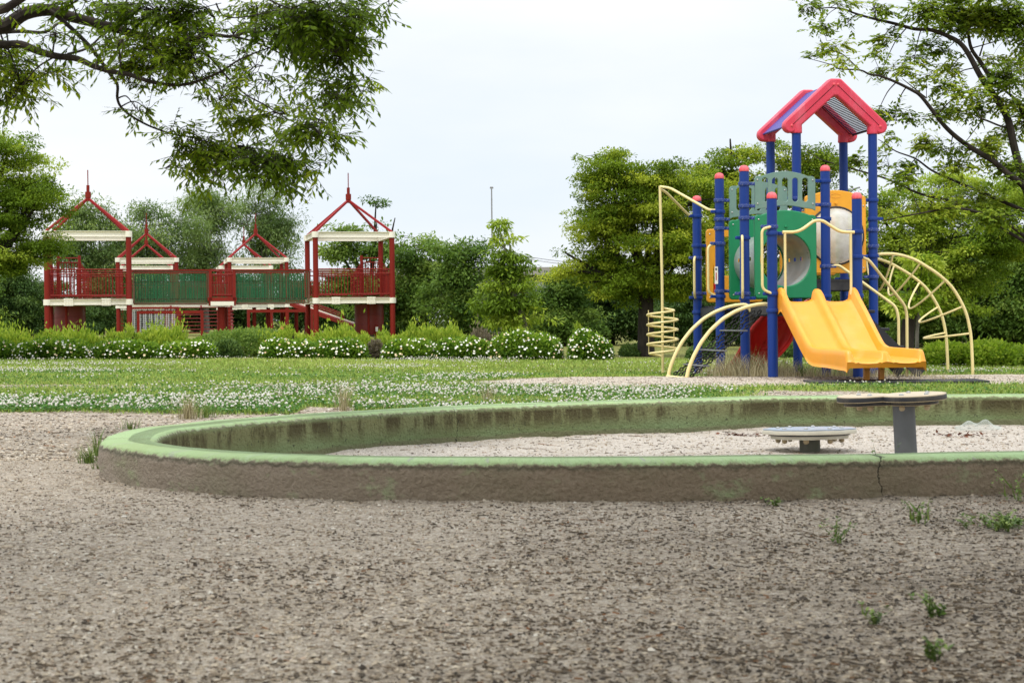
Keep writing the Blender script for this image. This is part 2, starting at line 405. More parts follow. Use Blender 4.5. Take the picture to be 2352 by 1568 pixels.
brown = mixc(t, math_(t, 'MULTIPLY', lf, .75), brown, mixc(t, fine, (.24,.205,.16), (.40,.35,.29))); brown = mixc(t, ramp(t, big, [(.5, (0,0,0)), (.75, (.5,.5,.5))]), brown, (.14,.16,.075))
# outside: paint only along the top edge, with a ragged border
edge = math_(t, 'ADD', h_, math_(t, 'MULTIPLY', math_(t, 'SUBTRACT', ragged, .5), .055))
pm = ramp(t, edge, [(.139, (0,0,0)), (.146, (1,1,1))])
patch = ramp(t, noi(t, 5, 7, .7, wc, sc3=(1, 1.5, 1)), [(.56, (0,0,0)), (.70, (.6,.6,.6))])
pm_o = math_(t, 'MAXIMUM', pm, patch)
dk = ramp(t, edge, [(.118, (0,0,0)), (.132, (1,1,1)), (.143, (0,0,0))])
chip = ramp(t, noi(t, 17, 6, .7, wc), [(.59, (0,0,0)), (.64, (.8,.8,.8))]); green = mixc(t, chip, green, (.36,.36,.30)); green = mixc(t, ramp(t, noi(t, 4, 5, .65, wc), [(.55, (0,0,0)), (.75, (.5,.5,.5))]), green, (.22,.27,.13))
outc = mixc(t, pm_o, mixc(t, math_(t, 'MULTIPLY', dk, .7), brown, (.035,.04,.02)), green)
# inside: painted all the way down, with dark runs of mould under the lip
gi = mixc(t, ramp(t, big, [(.35, (0,0,0)), (.7, (.8,.8,.8))]), (.165,.20,.085), (.205,.275,.135))
up = ramp(t, h_, [(.0, (0,0,0)), (.07, (.8,.8,.8)), (.115, (1,1,1)), (.138, (0,0,0))])
mold = math_(t, 'MULTIPLY', ramp(t, math_(t, 'ADD', streak, math_(t, 'MULTIPLY', math_(t, 'SUBTRACT', noi(t, 1.1, 3, .5, wc, sc3=(1, .3, 1)), .5), .55)), [(.42, (0,0,0)), (.53, (1,1,1))]), up)
gi = mixc(t, math_(t, 'MULTIPLY', up, .6), gi, (.23,.20,.095)); inc = mixc(t, mold, gi, (.075,.062,.028)); inc = mixc(t, math_(t, 'MULTIPLY', ramp(t, spots, [(.64, (0,0,0)), (.68, (1,1,1))]), .7), inc, (.05,.05,.03))
inc = mixc(t, ramp(t, math_(t, 'ADD', h_, math_(t, 'MULTIPLY', big, .06)), [(-.015 + .02, (.5,.5,.5)), (.02, (0,0,0))]), inc, (.17,.135,.09))
isin = ramp(t, i_, [(.5, (0,0,0)), (.55, (1,1,1))])
allc = mixc(t, math_(t, 'MULTIPLY', isin, ramp(t, edge, [(.132, (1,1,1)), (.142, (0,0,0))])), outc, inc)
crk = None
for s0_ in CRACKS:
    dv = math_(t, 'ABSOLUTE', math_(t, 'SUBTRACT', math_(t, 'ADD', s_, math_(t, 'MULTIPLY', noi(t, 7, 4, .6, wc), .16)), s0_ + .08))
    c_ = math_(t, 'LESS_THAN', dv, .0028); crk = c_ if crk is None else math_(t, 'MAXIMUM', crk, c_)
allc = mixc(t, math_(t, 'MULTIPLY', crk, .85), allc, (.02,.018,.012))
t.links.new(allc, b.inputs['Base Color']); b.inputs['Roughness'].default_value = .88; b.inputs['Specular IOR Level'].default_value = .25
bump(t, b, math_(t, 'ADD', fine, math_(t, 'MULTIPLY', ragged, 1.3)), .9, .018)

prof = [(0,-.12,0),(0,-.04,0),(0,0,0),(0,.03,0),(0,.06,0),(0,.09,0),(0,.115,0),(.003,.135,0),(.012,.150,0),(.032,.157,0),(.08,.159,0),(.125,.16,0),(.17,.159,.6),(.218,.157,1),(.238,.150,1),(.248,.135,1),(.25,.115,1),(.25,.08,1),(.25,.04,1),(.25,0,1),(.25,-.05,1),(.25,-.14,1)]
dense = crom([(x, y, 0) for x, y in SBX], 34, True); V = []; HH = []; SS = []; II = []; s = 0; n = len(dense)
for k in range(n):
    t_ = (dense[(k+1) % n] - dense[k-1]).normalized(); nr = Vector((t_.y, -t_.x, 0))*SGN
    if k: s += (dense[k] - dense[k-1]).length
    for (d, h, ii) in prof:
        q = dense[k] + nr*d; rough = 1 if ii < .5 and 0 <= h < .12 else .25
        dd = .013*rough*fbm(s*3, h*14 + ii*9, 2.2, 3, 4) + .004*fbm(s, h*3, 1.5, 2, 8)
        q = q + nr*dd; hz = h + .003*noise.noise(Vector((s*2.5, d*3, 0)))
        # a crack across the near lip
        V.append((q.x, q.y, gz(q.x, q.y) + hz)); HH.append(h); SS.append(s); II.append(ii)
m_ = len(prof); I = np.arange(n*m_).reshape(n, m_); J = np.roll(I, -1, axis=0)
Fq = np.stack([I[:, :-1].ravel(), J[:, :-1].ravel(), J[:, 1:].ravel(), I[:, 1:].ravel()], 1)
if SGN > 0: Fq = Fq[:, ::-1]
ow = link('sandbox_wall', npmesh('sandbox_wall', V, Fq, m_wall, smooth=True, pattr={'hh': HH, 'ss': SS, 'inner': II}))
tag(ow, 'low curved concrete sandbox wall with flaking pale green paint and mould runs', 'low wall')
# ---------------------------------------------------------------- play tower (modular, blue posts)
B_ = painted('blue_post', (.004,.034,.215), .42, .35, .12, (.05,.08,.2), .12)
m_pink = painted('pink_cap', (.78,.09,.11), .5, .4, .1, (.8,.5,.5), .2)
m_roof = painted('red_roof_plastic', (.66,.040,.080), .42, .5, .1, (.72,.25,.32), .3)
m_panel_red = painted('red_slide_plastic', (.72,.022,.018), .4, .5, .12, (.55,.08,.06), .2)
m_yel = painted('yellow_slide_plastic', (.84,.335,.018), .36, .5, .1, (.86,.50,.20), .22, 5)
m_org = painted('orange_panel_plastic', (.84,.37,.025), .45, .4, .1, (.35,.17,.04), .3, 5)
m_grn = painted('green_panel_plastic', (.008,.22,.085), .4, .5, .15, (.06,.25,.12), .2, 6)
m_gry = painted('sage_panel_plastic', (.16,.27,.225), .5, .4, .08, (.25,.3,.25), .25, 6)
m_crm = painted('cream_pipe', (.80,.66,.30), .4, .5, .1, (.45,.33,.14), .3, 8)
m_blk = painted('black_deck', (.022,.022,.026), .55, .4, .2, (.12,.11,.1), .3, 8)
m_clw = painted('worn_clamp', (.008,.036,.22), .42, .5, .12, (.10,.12,.2), .2, 12, wear=((.25,.27,.30), .60))
m_purple = painted('purple_roof_sheet', (.07,.06,.28), .5, .3, .1, (.12,.12,.25), .2, 6)
m_steel = painted('steel', (.45,.44,.42), .35, .5, .1, (.2,.19,.18), .2, 30, metal=.8)
m_chain = painted('dark_chain', (.012,.012,.012), .6, .3, .2, (.05,.04,.03), .3, 20, metal=.3)
m_step = painted('grey_step', (.12,.125,.13), .5, .4, .1, (.25,.23,.2), .3, 9)
m_tubeg = painted('grey_tunnel', (.30,.34,.31), .3, .6, .12, (.12,.14,.11), .3, 4)
m_line = painted('groove', (.10,.008,.012), .8, .1)
m_white = painted('white_label', (.75,.74,.70), .5, .4, .05)
m_clear, t, b = newmat('clear_bubble'); setc(b, (.93,.93,.88), .12); b.inputs['Transmission Weight'].default_value = .0; b.inputs['Alpha'].default_value = .55
t.links.new(ramp(t, noi(t, 3.5, 5, .6), [(.35, (.95,.93,.86)), (.7, (.62,.55,.42))]), b.inputs['Base Color'])
t.links.new(math_(t, 'ADD', math_(t, 'MULTIPLY', noi(t, 5, 5, .6), .5), .28), b.inputs['Alpha'])

S = 1.07; TH = math.atan2(.1685, .9857)
PT = thing('play_tower', 'colourful plastic play tower with blue posts, red gable roof and double yellow slide', 'play structure', (3.121, 19.8, -ROLL*3.6), TH)
capm = MB().lathe([(.0605,0),(.0625,.004),(.0625,.030),(.058,.048),(.047,.064),(.028,.075),(0,.080)], 20).mesh('cap', m_pink)
clm = MB(); clm.lathe([(.0605,-.022),(.073,-.022),(.0745,-.018),(.0745,.018),(.073,.022),(.0605,.022)], 24); clm.box((.105,0,0), (.07,.034,.04), None, .006)
clamp_me = clm.mesh('clamp', B_); clw_me = clm.mesh('clamp', m_clw)
bolt_me = MB().lathe([(.011,0),(.0105,.004),(.006,.008),(0,.009)], 10).mesh('bolt', m_steel)
def post(i, j, top, cap=True, clamps=()):
    m = MB().cyl((0, 0, -.12), (0, 0, top), .0605, 24)
    p = m.build('post', B_, PT, loc=(i*S, j*S, 0))
    if cap: link('cap', capm, p, (0, 0, top + .005))
    for c in clamps:
        h, a = c[0], c[1]
        link('clamp', clw_me if len(c) > 2 else clamp_me, p, (0, 0, h), (0, 0, radians(a)))
    return p
post(0, 0, 2.13, True, [(1.80,180,1),(1.72,0),(1.0,200),(.80,0)])
post(1, 0, 2.13, True, [(1.74,180),(1.44,10),(.97,180),(.80,180)])
post(0, 1, 2.55, True, [(2.40,0,1),(2.12,0,1),(1.97,0,1),(1.72,200),(1.02,190,1),(.96,0)])
post(1, 1, 2.56, True, [(2.44,180),(2.14,180,1),(1.96,180),(1.36,0,1),(.98,180)])
post(0, 2, 2.55, True, [(2.27,0,1),(2.12,200),(2.02,0,1),(1.90,0,1),(1.70,190,1),(1.07,0,1),(1.0,190),(.84,0)])
post(0, 3, 2.33, True, [(2.13,200),(1.72,0),(1.55,200,1),(1.06,0,1),(1.0,200),(.80,0)])
post(1, 2, 3.24, False, [(2.30,180,1),(2.05,180,1),(1.72,0),(1.0,180)])
post(2, 2, 3.24, False, [(2.28,180),(2.03,0),(1.88,60,1),(1.66,60,1),(1.53,180),(1.25,180,1)])
post(1, 3, 3.24, False, [(2.28,0),(1.0,0),(1.25,0)])
post(2, 3, 3.24, False, [(2.28,180),(1.55,20,1),(1.42,20),(1.25,180)])

def deck(i, j, h):
    m = MB(); x0, y0 = i*S, j*S
    for k in range(9):
        m.box((x0 + S/2, y0 + .06 + k*(S-.12)/8, h - .012), (S - .14, .098, .024))
    m.box((x0+S/2, y0+.035, h-.085), (S-.14, .03, .12)); m.box((x0+S/2, y0+S-.035, h-.085), (S-.14, .03, .12))
    m.box((x0+.035, y0+S/2, h-.086), (.03, S-.14, .12)); m.box((x0+S-.035, y0+S/2, h-.086), (.03, S-.14, .12))
    return m.build('deck', m_blk, PT, smooth=False)
deck(0, 0, .90); deck(0, 2, .88); deck(1, 2, 1.22)

def bolts(parent, pts, y=-.03):
    for (x, z) in pts: link('bolt', bolt_me, parent, (x, y, z), (pi/2, 0, 0))
# panels: drawn in x-h, placed at the row j
def panel(name, outl, mat, x, y, thick=.045, bl=(), label=None):
    o = slab(name, outl, thick, mat, PT, .012 if thick > .04 else .004, Matrix.Translation((0, 0, 0)))
    o.location = (x, y, 0); bolts(o, bl, -thick/2)
    if label: o['label'] = label
    return o
def arched(w_, b_, t_, rise, r=.05, n=14):
    o = [(-w_+r, b_)] if False else []
    for k in range(6): a = radians(180 + 90*k/5); o.append((-w_+r+r*cos(a), b_+r+r*sin(a)))
    for k in range(6): a = radians(270 + 90*k/5); o.append((w_-r+r*cos(a), b_+r+r*sin(a)))
    for k in range(6): a = radians(90*k/5); o.append((w_-r+r*cos(a), t_-r+r*sin(a)))
    for k in range(n+1):
        x = (w_-.09)*(1 - 2*k/n); o.append((x, t_ + rise*(1 - (x/(w_-.09))**2)))
    for k in range(6): a = radians(90 + 90*k/5); o.append((-w_+r+r*cos(a), t_-r+r*sin(a)))
    return o
gp = [arched(.41, .957, 2.01, .06), circ(0, 1.445, .335)]
bb = [(-.355, 1.02), (.355, 1.02), (-.355, 1.95), (.355, 1.95)]
g1 = panel('tunnel_panel', gp, m_grn, .5*S, S, bl=bb, label='nearer green panel with a round crawl hole')
MB().lathe([(.018,0),(.018,.006),(.012,.014),(0,.016)], 12).build('button', m_grn, g1, loc=(0, -.022, 1.86), rot=(pi/2, 0, 0))
g2 = panel('tunnel_panel', gp, m_grn, .5*S, 2*S, bl=bb, label='farther green panel with a round crawl hole')
# crawl tunnel between the two green panels, with small oval windows
m = MB(); seg = 48; r0 = .345; Ls = np.linspace(S + .02, 2*S - .02, 14); vv = []; ff = []
for y in Ls:
    for k in range(seg):
        a = 2*pi*k/seg; rr = r0*(1 + .012*cos((y-S)*60)); vv.append((.5*S + rr*cos(a), y, 1.445 + rr*sin(a)))
for q in range(len(Ls)-1):
    for k in range(seg):
        if q in (4, 7, 10) and k in (0, 23): continue
        ff.append((q*seg+k, q*seg+(k+1) % seg, (q+1)*seg+(k+1) % seg, (q+1)*seg+k))
m.add(vv, ff); m.build('crawl_tunnel', m_tubeg, PT)
def slots(w_, n, h0, h1, cx=0, hw=.04):
    o = []
    for k in range(n):
        x = cx + w_*(k - (n-1)/2)/((n-1)/2); r = hw
        q = [(x + r*cos(radians(a)), h1 - r + r*sin(radians(a))) for a in range(0, 181, 20)] + [(x + r*cos(radians(a)), h0 + r + r*sin(radians(a))) for a in range(180, 361, 20)]
        o.append(q)
    return o
def archpanel(w_, b_, t_, rise):
    o = []; n = 16
    for k in range(n+1): x = -w_ + 2*w_*k/n; o.append((x, b_ + (rise*.75)*(.5+.5*cos(pi*x/w_)) - (.02 if abs(x) > w_*.97 else 0)))
    for k in range(5): a = radians(90*k/4); o.append((w_-.05+.05*cos(a), t_-.05+.05*sin(a)))
    for k in range(n+1): x = (w_-.1)*(1 - 2*k/n); o.append((x, t_ + rise*(1 - (x/(w_-.1))**2)))
    for k in range(5): a = radians(90+90*k/4); o.append((-w_+.05+.05*cos(a), t_-.05+.05*sin(a)))
    return o
so_ = [archpanel(.40, 2.085, 2.50, .06)] + slots(.265, 5, 2.175, 2.480)
bb2 = [(-.365, 2.15), (.365, 2.15), (-.365, 2.45), (.365, 2.45)]
panel('slotted_panel', so_, m_gry, .5*S, S, .03, bb2, 'nearer sage green arched panel with five slots')
so2 = [[(x, y-.04) for x, y in o] for o in so_]
panel('slotted_panel', so2, m_gry, .5*S, 2*S, .03, [(x, y-.04) for x, y in bb2], 'farther sage green arched panel with five slots')
# orange panel with slanted openings on the far side, orange bubble panel beside it
tri1 = [(-.31,1.07),(-.22,1.07),(-.31,1.45)]
tri2 = [(-.28,1.84),(-.17,1.30),(-.06,1.30),(-.06,1.84)]
tri3 = [(.10,1.82),(.30,1.82),(.30,1.15),(.02,1.10)]
panel('window_panel', [arched(.41, .93, 1.95, .02), tri1, tri2, tri3], m_org, .5*S, 3*S, bl=[(-.36,1.0),(-.36,1.88),(.36,1.0),(.36,1.88)], label='orange panel with slanted openings')
bp = panel('bubble_panel', [arched(.43, 1.30, 2.34, .07), circ(0, 1.80, .37)], m_org, 1.5*S, 2*S, bl=[(.39,1.37),(.39,2.2)], label='orange panel with a clear round bubble window')
MB().lathe([(.02,0),(.02,.01),(.012,.02),(0,.022)], 12).build('button', m_yel, bp, loc=(0, -.022, 2.235), rot=(pi/2, 0, 0))
R_ = Matrix.Rotation(pi/2, 3, 'X')
dome = [(.40*cos(radians(a)), .27*sin(radians(a))) for a in range(0, 91, 6)]
MB().lathe([(.40,-.005),(.37,.0)]+[(.37*cos(radians(a)), .25*sin(radians(a))) for a in range(0, 91, 6)], 40, (0, -.024, 1.80), R_).build('bubble', m_clear, bp)
MB().tube([(.385*cos(2*pi*k/40), -.03, 1.80+.385*sin(2*pi*k/40)) for k in range(40)], .013, 6, closed=True).build('bubble_ring', m_blk, bp)
MB().tube([(.075*cos(2*pi*k/20), -.024, 2.335+.028*sin(2*pi*k/20)) for k in range(20)], .003, 5, closed=True).build('oval_emblem', m_org, bp)
panel('back_panel', [arched(.41, 1.30, 2.15, .05)], m_org, 1.5*S, 3*S, bl=[], label='plain orange panel at the back of the roofed bay')
panel('back_rail', [rrect(-.38,.38,1.02,1.2,.03)], m_panel_red, .5*S, 3*S+.06, .03)

# gable roof
def gable(j):
    y = j*S; cx = 1.5*S; a = radians(40.5); r = .095
    apx, apz = 0, 3.80; ex, ez = .63, 3.262
    th = math.atan2(apz - .02 - ez, ex); nx, nz_ = sin(th), cos(th)
    o = []
    # top edge from right end round to the flat peak, then left, then inner edge
    pr = (ex, ez); pl = (-ex, ez)
    for k in range(9):
        an = (pi/2 - th) - pi*k/8; o.append((pr[0] + r*cos(an), pr[1] + r*sin(an)))
    inner_apex = 3.665
    o.append((.02, inner_apex)); o.append((-.02, inner_apex))
    for k in range(9):
        an = -(pi/2 - th) - pi + pi - (pi/2)*0; 
        an = (pi + th + pi/2) - pi*k/8
        o.append((pl[0] + r*cos(an), pl[1] + r*sin(an)))
    o += [(-.085, 3.885), (-.06, 3.895), (.06, 3.895), (.085, 3.885)]
    g = slab('gable', [o], .13, m_roof, PT, .022); g.location = (cx, y, 0)
    for s in (-1, 1):
      m = MB(); m.lathe([(.073,0),(.077,.012),(.076,.03),(.074,.13)], 20, (s*.5*S, 0, 3.165))
      m.build('collar', m_roof, g)
    m = MB()
    for s in (-1, 1): m.tube([(s*.03, -.0655, 3.80), (s*(ex-.01), -.0655, ez)], .0045, 5)
    m.build('groove_line', m_line, g)
    for (x, z) in ((-.028,3.815), (.028,3.815), (-ex+.01,ez), (ex-.01,ez)):
        MB().lathe([(.02,0),(.019,.006),(.012,.013),(0,.015)], 12).build('bolt', m_pink, g, loc=(x, -.065, z), rot=(pi/2, 0, 0))
    return g
gable(2); gable(3)
m_dpur = painted('dark_slats', (.03,.035,.10), .4, .5, .1)
for s in (-1, 1):
    m = MB(); a0, a1 = Vector((1.5*S + s*.03, 0, 3.83)), Vector((1.5*S + s*.655, 0, 3.27)); d = (a1-a0).normalized()
    R = Matrix((Vector((d.x, 0, d.z)), Vector((0, 1, 0)), Vector((-d.z, 0, d.x)))).transposed()
    if s < 0:
        p = (a0+a1)/2; m.box((p.x, 2.5*S, p.z), ((a1-a0).length, S-.1, .012), R)
    else:
        n = 32
        for k in range(n): p = a0.lerp(a1, (k+.5)/n); m.box((p.x, 2.5*S, p.z), (.0150, S-.1, .010), R)
    for k in (0, 1): p = a0.lerp(a1, k); m.cyl((p.x, 2*S+.06, p.z-.004), (p.x, 3*S-.06, p.z-.004), .014, 8)
    for y in (2*S+.09, 3*S-.09): m.bar((a0.x, y, a0.z-.012), (a1.x, y, a1.z-.012), .02, .008)
    m.build('roof_sheet', m_purple if s < 0 else m_dpur, PT, smooth=False)

# pipes
def pipe(name, pts, r=.0165, parent=PT, n=5, closed=False, smoothpts=True):
    p = crom(pts, n) if smoothpts else pts
    return MB().tube(p, r, 10).build(name, m_crm, parent)
def bend(pts, r=.06, n=5):
    "polyline with rounded corners"
    pts = [Vector(p) for p in pts]; o = [pts[0]]
    for k in range(1, len(pts)-1):
        a, b_, c = pts[k-1], pts[k], pts[k+1]
        d1 = (a-b_); d2 = (c-b_); rr = min(r, d1.length*.45, d2.length*.45)
        p1 = b_ + d1.normalized()*rr; p2 = b_ + d2.normalized()*rr
        for q in range(n+1):
            t_ = q/n; o.append(p1*(1-t_)**2 + b_*2*t_*(1-t_) + p2*t_**2)
    o.append(pts[-1]); return o
def bpipe(name, pts, r=.0165, rad=.06, parent=PT): return MB().tube(bend(pts, rad), r, 10).build(name, m_crm, parent)
bpipe('slide_guard_rail', [(.10,-.09,1.73),(.30,-.09,1.73),(.50,-.09,1.87),(.60,-.09,1.87),(.82,-.09,1.73),(1.0,-.09,1.73)], .019, .09)
for x in (.13, .955): MB().tube([(x, -.09, 1.73), (x, -.09, .98)], .016, 10).build('slide_guard_post', m_crm, PT)
def grab(x, y, dx, dy, h0, h1): bpipe('grab_bar', [(x, y, h1), (x+dx, y+dy, h1-.03), (x+dx, y+dy, h0+.05), (x, y, h0)], .0165, .07)
grab(-.02, -.05, -.125, -.01, 1.0, 1.80); grab(-.05, S-.06, -.03, -.10, .97, 1.74)
grab(-.04, 2*S, -.13, -.03, 1.0, 1.70); grab(-.05, 3*S-.06, -.04, -.10, 1.0, 1.56)

# arched chain ladder at the open side
def quarter(y, x0=-.02, L=1.03, h=.87):
    pts = []
    for (f, g) in ((0,1.0),(.12,.995),(.25,.965),(.4,.90),(.55,.80),(.7,.645),(.82,.47),(.91,.28),(.965,.12),(1.0,-.05)):
        pts.append((x0 - L*f, y, h*g + .01))
    return pts
qa = quarter(.10); qb = quarter(.93)
bpipe('climber_arch', [(.03,.10,.80)] + qa, .023, .05); bpipe('climber_arch', [(.03,.93,.80)] + qb, .023, .05)
MB().tube([(-1.05,.08,-.005),(-1.05,.95,-.005)], .02, 8).build('foot_bar', m_crm, PT)
link_me = MB()
def chain(m, a, b, sag, pitch=.036, r=.0042, w_=.011):
    a, b = Vector(a), Vector(b); n = max(4, int((a-b).length/pitch))
    pts = [a.lerp(b, k/n) + Vector((0, 0, -sag*4*(k/n)*(1-k/n))) for k in range(n+1)]
    for k in range(n):
        d = (pts[k+1]-pts[k]); L = d.length*.72; d.normalize(); up = Vector((0, 0, 1)) if k % 2 else Vector((0, 1, 0))
        x = d.cross(up).normalized(); c = (pts[k]+pts[k+1])/2
        m.tube([c + d*(L*.8*cos(2*pi*q/8)) + x*(w_*1.25*sin(2*pi*q/8)) for q in range(8)], r, 4, closed=True)
for k in range(4):
    y = .14 + k*.25; m = MB()
    chain(m, (-.10, y, .80), (-.98, y, .02), .05, .050, .0075, .014); m.build('chain', m_chain, PT)
def on(f): return (-.10 - .88*f, .80 - .78*f - .2*f*(1-f))
for f in (.26, .55, .80):
    x, h = on(f); m = MB(); m.box((x, .515, h), (.10, .84, .018), None, .004); m.build('rung', m_step, PT, smooth=False)
# pole with a coil
pc = (-.647, 2.5*S); m = MB().tube([(pc[0], pc[1], -.12), (pc[0], pc[1], 1.2), (pc[0]-.02, pc[1], 2.50)], .0185, 10); m.build('coil_pole', m_crm, PT)
bpipe('coil_arm', [(pc[0]-.02, pc[1], 2.49), (pc[0]+.10, pc[1]-.06, 2.47), (-.13, 2*S+.02, 2.14), (-.03, 2*S, 2.14)], .0185, .06)
bpipe('coil_arm', [(pc[0]-.02, pc[1], 2.46), (pc[0]+.08, pc[1]+.06, 2.42), (-.13, 3*S-.04, 2.14), (-.02, 3*S, 2.12)], .0185, .06)
pts = []; turns = 5.0; n = 150
for k in range(n+1):
    a = 2*pi*turns*k/n + 1.2; r = .205*min(1, k/12 + .1, (n-k)/12 + .1); pts.append((pc[0] + .0 + r*cos(a), pc[1] + r*sin(a), .20 + .66*k/n))
MB().tube(pts, .0155, 8).build('climbing_coil', m_crm, PT)
m = MB()
for k in range(4):
    for a in (.4, 2.6): m.cyl((pc[0]+.195*cos(a), pc[1]+.195*sin(a), .24+.15*k), (pc[0]+.195*cos(a), pc[1]+.195*sin(a), .38+.15*k), .006, 6)
m.build('coil_tie', m_crm, PT)
# stairs with hand rails on the right side
bpipe('stair_rail', [(S+.06, S, 1.36), (S+.17, S, 1.375), (1.95, .93, .84), (1.98, .92, .70), (1.98, .92, -.02)], .0185, .09)
bpipe('stair_rail', [(S+.05, 0, 1.44), (S+.16, .03, 1.40), (1.80, .30, .85), (1.84, .33, .74), (1.84, .33, -.05)], .0185, .09)
m = MB()
for k in range(4):
    f = (k+.6)/4; m.box((S+.10+.75*f, .55, .88*(1-f)+.03), (.22, .62, .04), None, .008)
for y in (.24, .86): m.bar((S+.02, y, .84), (1.98, y, .0), .03, .13)
m.build('stair_flight', m_blk, PT, smooth=False)
# arched loop ladder
prof_ = [(0,1.545),(.10,1.56),(.24,1.55),(.40,1.485),(.533,1.385),(.66,1.27),(.781,1.12),(.87,.94),(.935,.75),(.97,.56),(.988,.37),(1,.0),(1.0,-.12)]
def arcpt(row, f):
    x0, y, L = (2*S+.03, 2*S, 1.40) if row == 0 else (2*S+.03, 3*S, 1.55)
    fs = [p[0] for p in prof_]; 
    return None
def arc(row):
    x0, y, L = (2*S+.03, 2*S+.03, 1.40) if row == 0 else (2*S+.03, 3*S-.03, 1.50)
    return [Vector((x0 + L*f, y, h)) for f, h in prof_]
A0, A1 = crom(arc(0), 6), crom(arc(1), 6)
MB().tube(A0, .021, 10).build('loop_ladder_arch', m_crm, PT); MB().tube(A1, .021, 10).build('loop_ladder_arch', m_crm, PT)
for k in (10, 21, 33, 45, 57):
    a, b_ = A0[k], A1[k]; tg = (A0[min(k+1, len(A0)-1)] - A0[k-1]).normalized(); inn = Vector((-abs(tg.z), 0, -abs(tg.x))) if True else None
    inn = Vector((tg.z, 0, -tg.x)); 
    if inn.x > 0: inn = -inn
    inn.normalize()
    m_ = (a + b_)/2; dd = .50
    q = [a, a.lerp(b_, .12) + inn*dd*.42, a.lerp(b_, .30) + inn*dd*.82, m_ + inn*dd, a.lerp(b_, .72) + inn*dd*.8, a.lerp(b_, .90) + inn*dd*.38, b_]
    MB().tube(crom(q, 5), .0135, 8).build('loop_rung', m_crm, PT)

# double slide
path = [(0,.905),(.10,.895),(.22,.82),(.42,.68),(.62,.535),(.80,.405),(.96,.305),(1.10,.262),(1.25,.250),(1.55,.245),(1.85,.241),(2.02,.238),(2.10,.232),(2.14,.215)]
PP = crom([(0, p[0], p[1]) for p in path], 5)
def slide_section(L):
    e = sstep(0, .16, L); w_ = .985 - .085*sstep(0, 2.1, L); hw = .12 + .03*(1-e) - .0*L
    endf = 1 - sstep(2.07, 2.15, L); wh = (.105)*endf + .012; ch = wh*.86
    x = lambda f: f*w_ - w_/2
    lo = -.09 - .07*(1-e)*1 - .01*sstep(1.5,2,L)
    L_ = [(0, lo), (-.0, lo+.05), (.0, wh*.45), (.006, wh*.85), (.022, wh*1.0), (.045, wh*1.04), (.068, wh*.95), (.085, wh*.6), (.10, wh*.22), (.125, .012), (.16, .0), (.25, -.004), (.36, .0), (.40, .01), (.428, ch*.25), (.448, ch*.68), (.466, ch*.95), (.485, ch*1.03)]
    full = [(x(f), h) for f, h in L_] + [(0, ch*1.05)] + [(-x(f), h) for f, h in reversed(L_)]
    return full
rings = []; V = []
for k, p in enumerate(PP):
    L, h = p.y, p.z
    hump = .0
    sec = slide_section(L)
    for q, (xx, hh) in enumerate(sec):
        ex = .0
        if hh > .03 and L < .2: ex = .045*(1-sstep(.02, .2, L))
        bow = 0
        if L > 1.9: bow = .05*(1 - ((abs(xx)-.225)/.225)**2)*sstep(1.9, 2.14, L)
        V.append((xx, -L - bow, h + hh + ex))
ns = len(sec); ff = []
for k in range(len(PP)-1):
    for q in range(ns-1): ff.append((k*ns+q, k*ns+q+1, (k+1)*ns+q+1, (k+1)*ns+q))
nb = len(V)
for k in range(len(PP)):       # underside
    V.append((V[k*ns][0]+.03, V[k*ns][1], PP[k].z-.05)); V.append((V[k*ns+ns-1][0]-.03, V[k*ns][1], PP[k].z-.05))
for k in range(len(PP)-1):
    ff.append((nb+2*k, nb+2*k+1, nb+2*k+3, nb+2*k+2)); ff.append((k*ns, nb+2*k, nb+2*k+2, (k+1)*ns)); ff.append((k*ns+ns-1, (k+1)*ns+ns-1, nb+2*k+3, nb+2*k+1))
e0 = (len(PP)-1)*ns; ff.append(tuple(e0+q for q in range(ns)) + (nb+2*(len(PP)-1)+1, nb+2*(len(PP)-1)))
ff.append(tuple(reversed([q for q in range(ns)] + [nb+1, nb])))
m = MB().add(V, ff); sl = m.build('double_slide', m_yel, PT, loc=(.5*S+.01, -.02, 0))
for p_ in sl.data.polygons: p_.use_smooth = True
for x in (-.06, .11): MB().box((x, -1.72, .04), (.055, .05, .28)).build('slide_leg', m_yel, sl, smooth=False)
# red curved chute at the back, open towards the lawn
le = crom([(1.08,.90,0),(.98,.74,0),(.82,.56,0),(.70,.33,0),(.60,.14,0),(.50,.0,0)], 5); re_ = crom([(1.70,.92,0),(1.53,.78,0),(1.47,.62,0),(1.45,.46,0),(1.38,.30,0),(1.22,.12,0),(1.02,-.02,0)], 4)
V = []; ff = []; nu, nv = 22, 12
for a in range(nu+1):
    f = a/nu; A = le[min(len(le)-1, round(f*(len(le)-1)))].lerp(le[min(len(le)-1, round(f*(len(le)-1)))], 0); fl = f*(len(le)-1); k0 = min(int(fl), len(le)-2); A = le[k0].lerp(le[k0+1], fl-k0)
    fr = f*(len(re_)-1); k1 = min(int(fr), len(re_)-2); B2 = re_[k1].lerp(re_[k1+1], fr-k1)
    for c in range(nv+1):
        g = c/nv; p = A.lerp(B2, g); V.append((p.x, 3*S + .15 + .28*sin(pi*g)*(.4+.6*f) + .25*f - (.10 if c in (0, nv) else 0), p.y + (.03 if c in (0, nv) else 0)))
for a in range(nu):
    for c in range(nv): q = a*(nv+1)+c; ff.append((q, q+1, q+nv+2, q+nv+1))
rc = MB().add(V, ff).build('curved_chute', m_panel_red, PT)
md = rc.modifiers.new('thickness', 'SOLIDIFY'); md.thickness = .05
rim = MB().tube([Vector(V[a*(nv+1)+nv]) + Vector((0, -.02, 0)) for a in range(nu+1)], .022, 8).build('chute_rim', m_panel_red, rc)
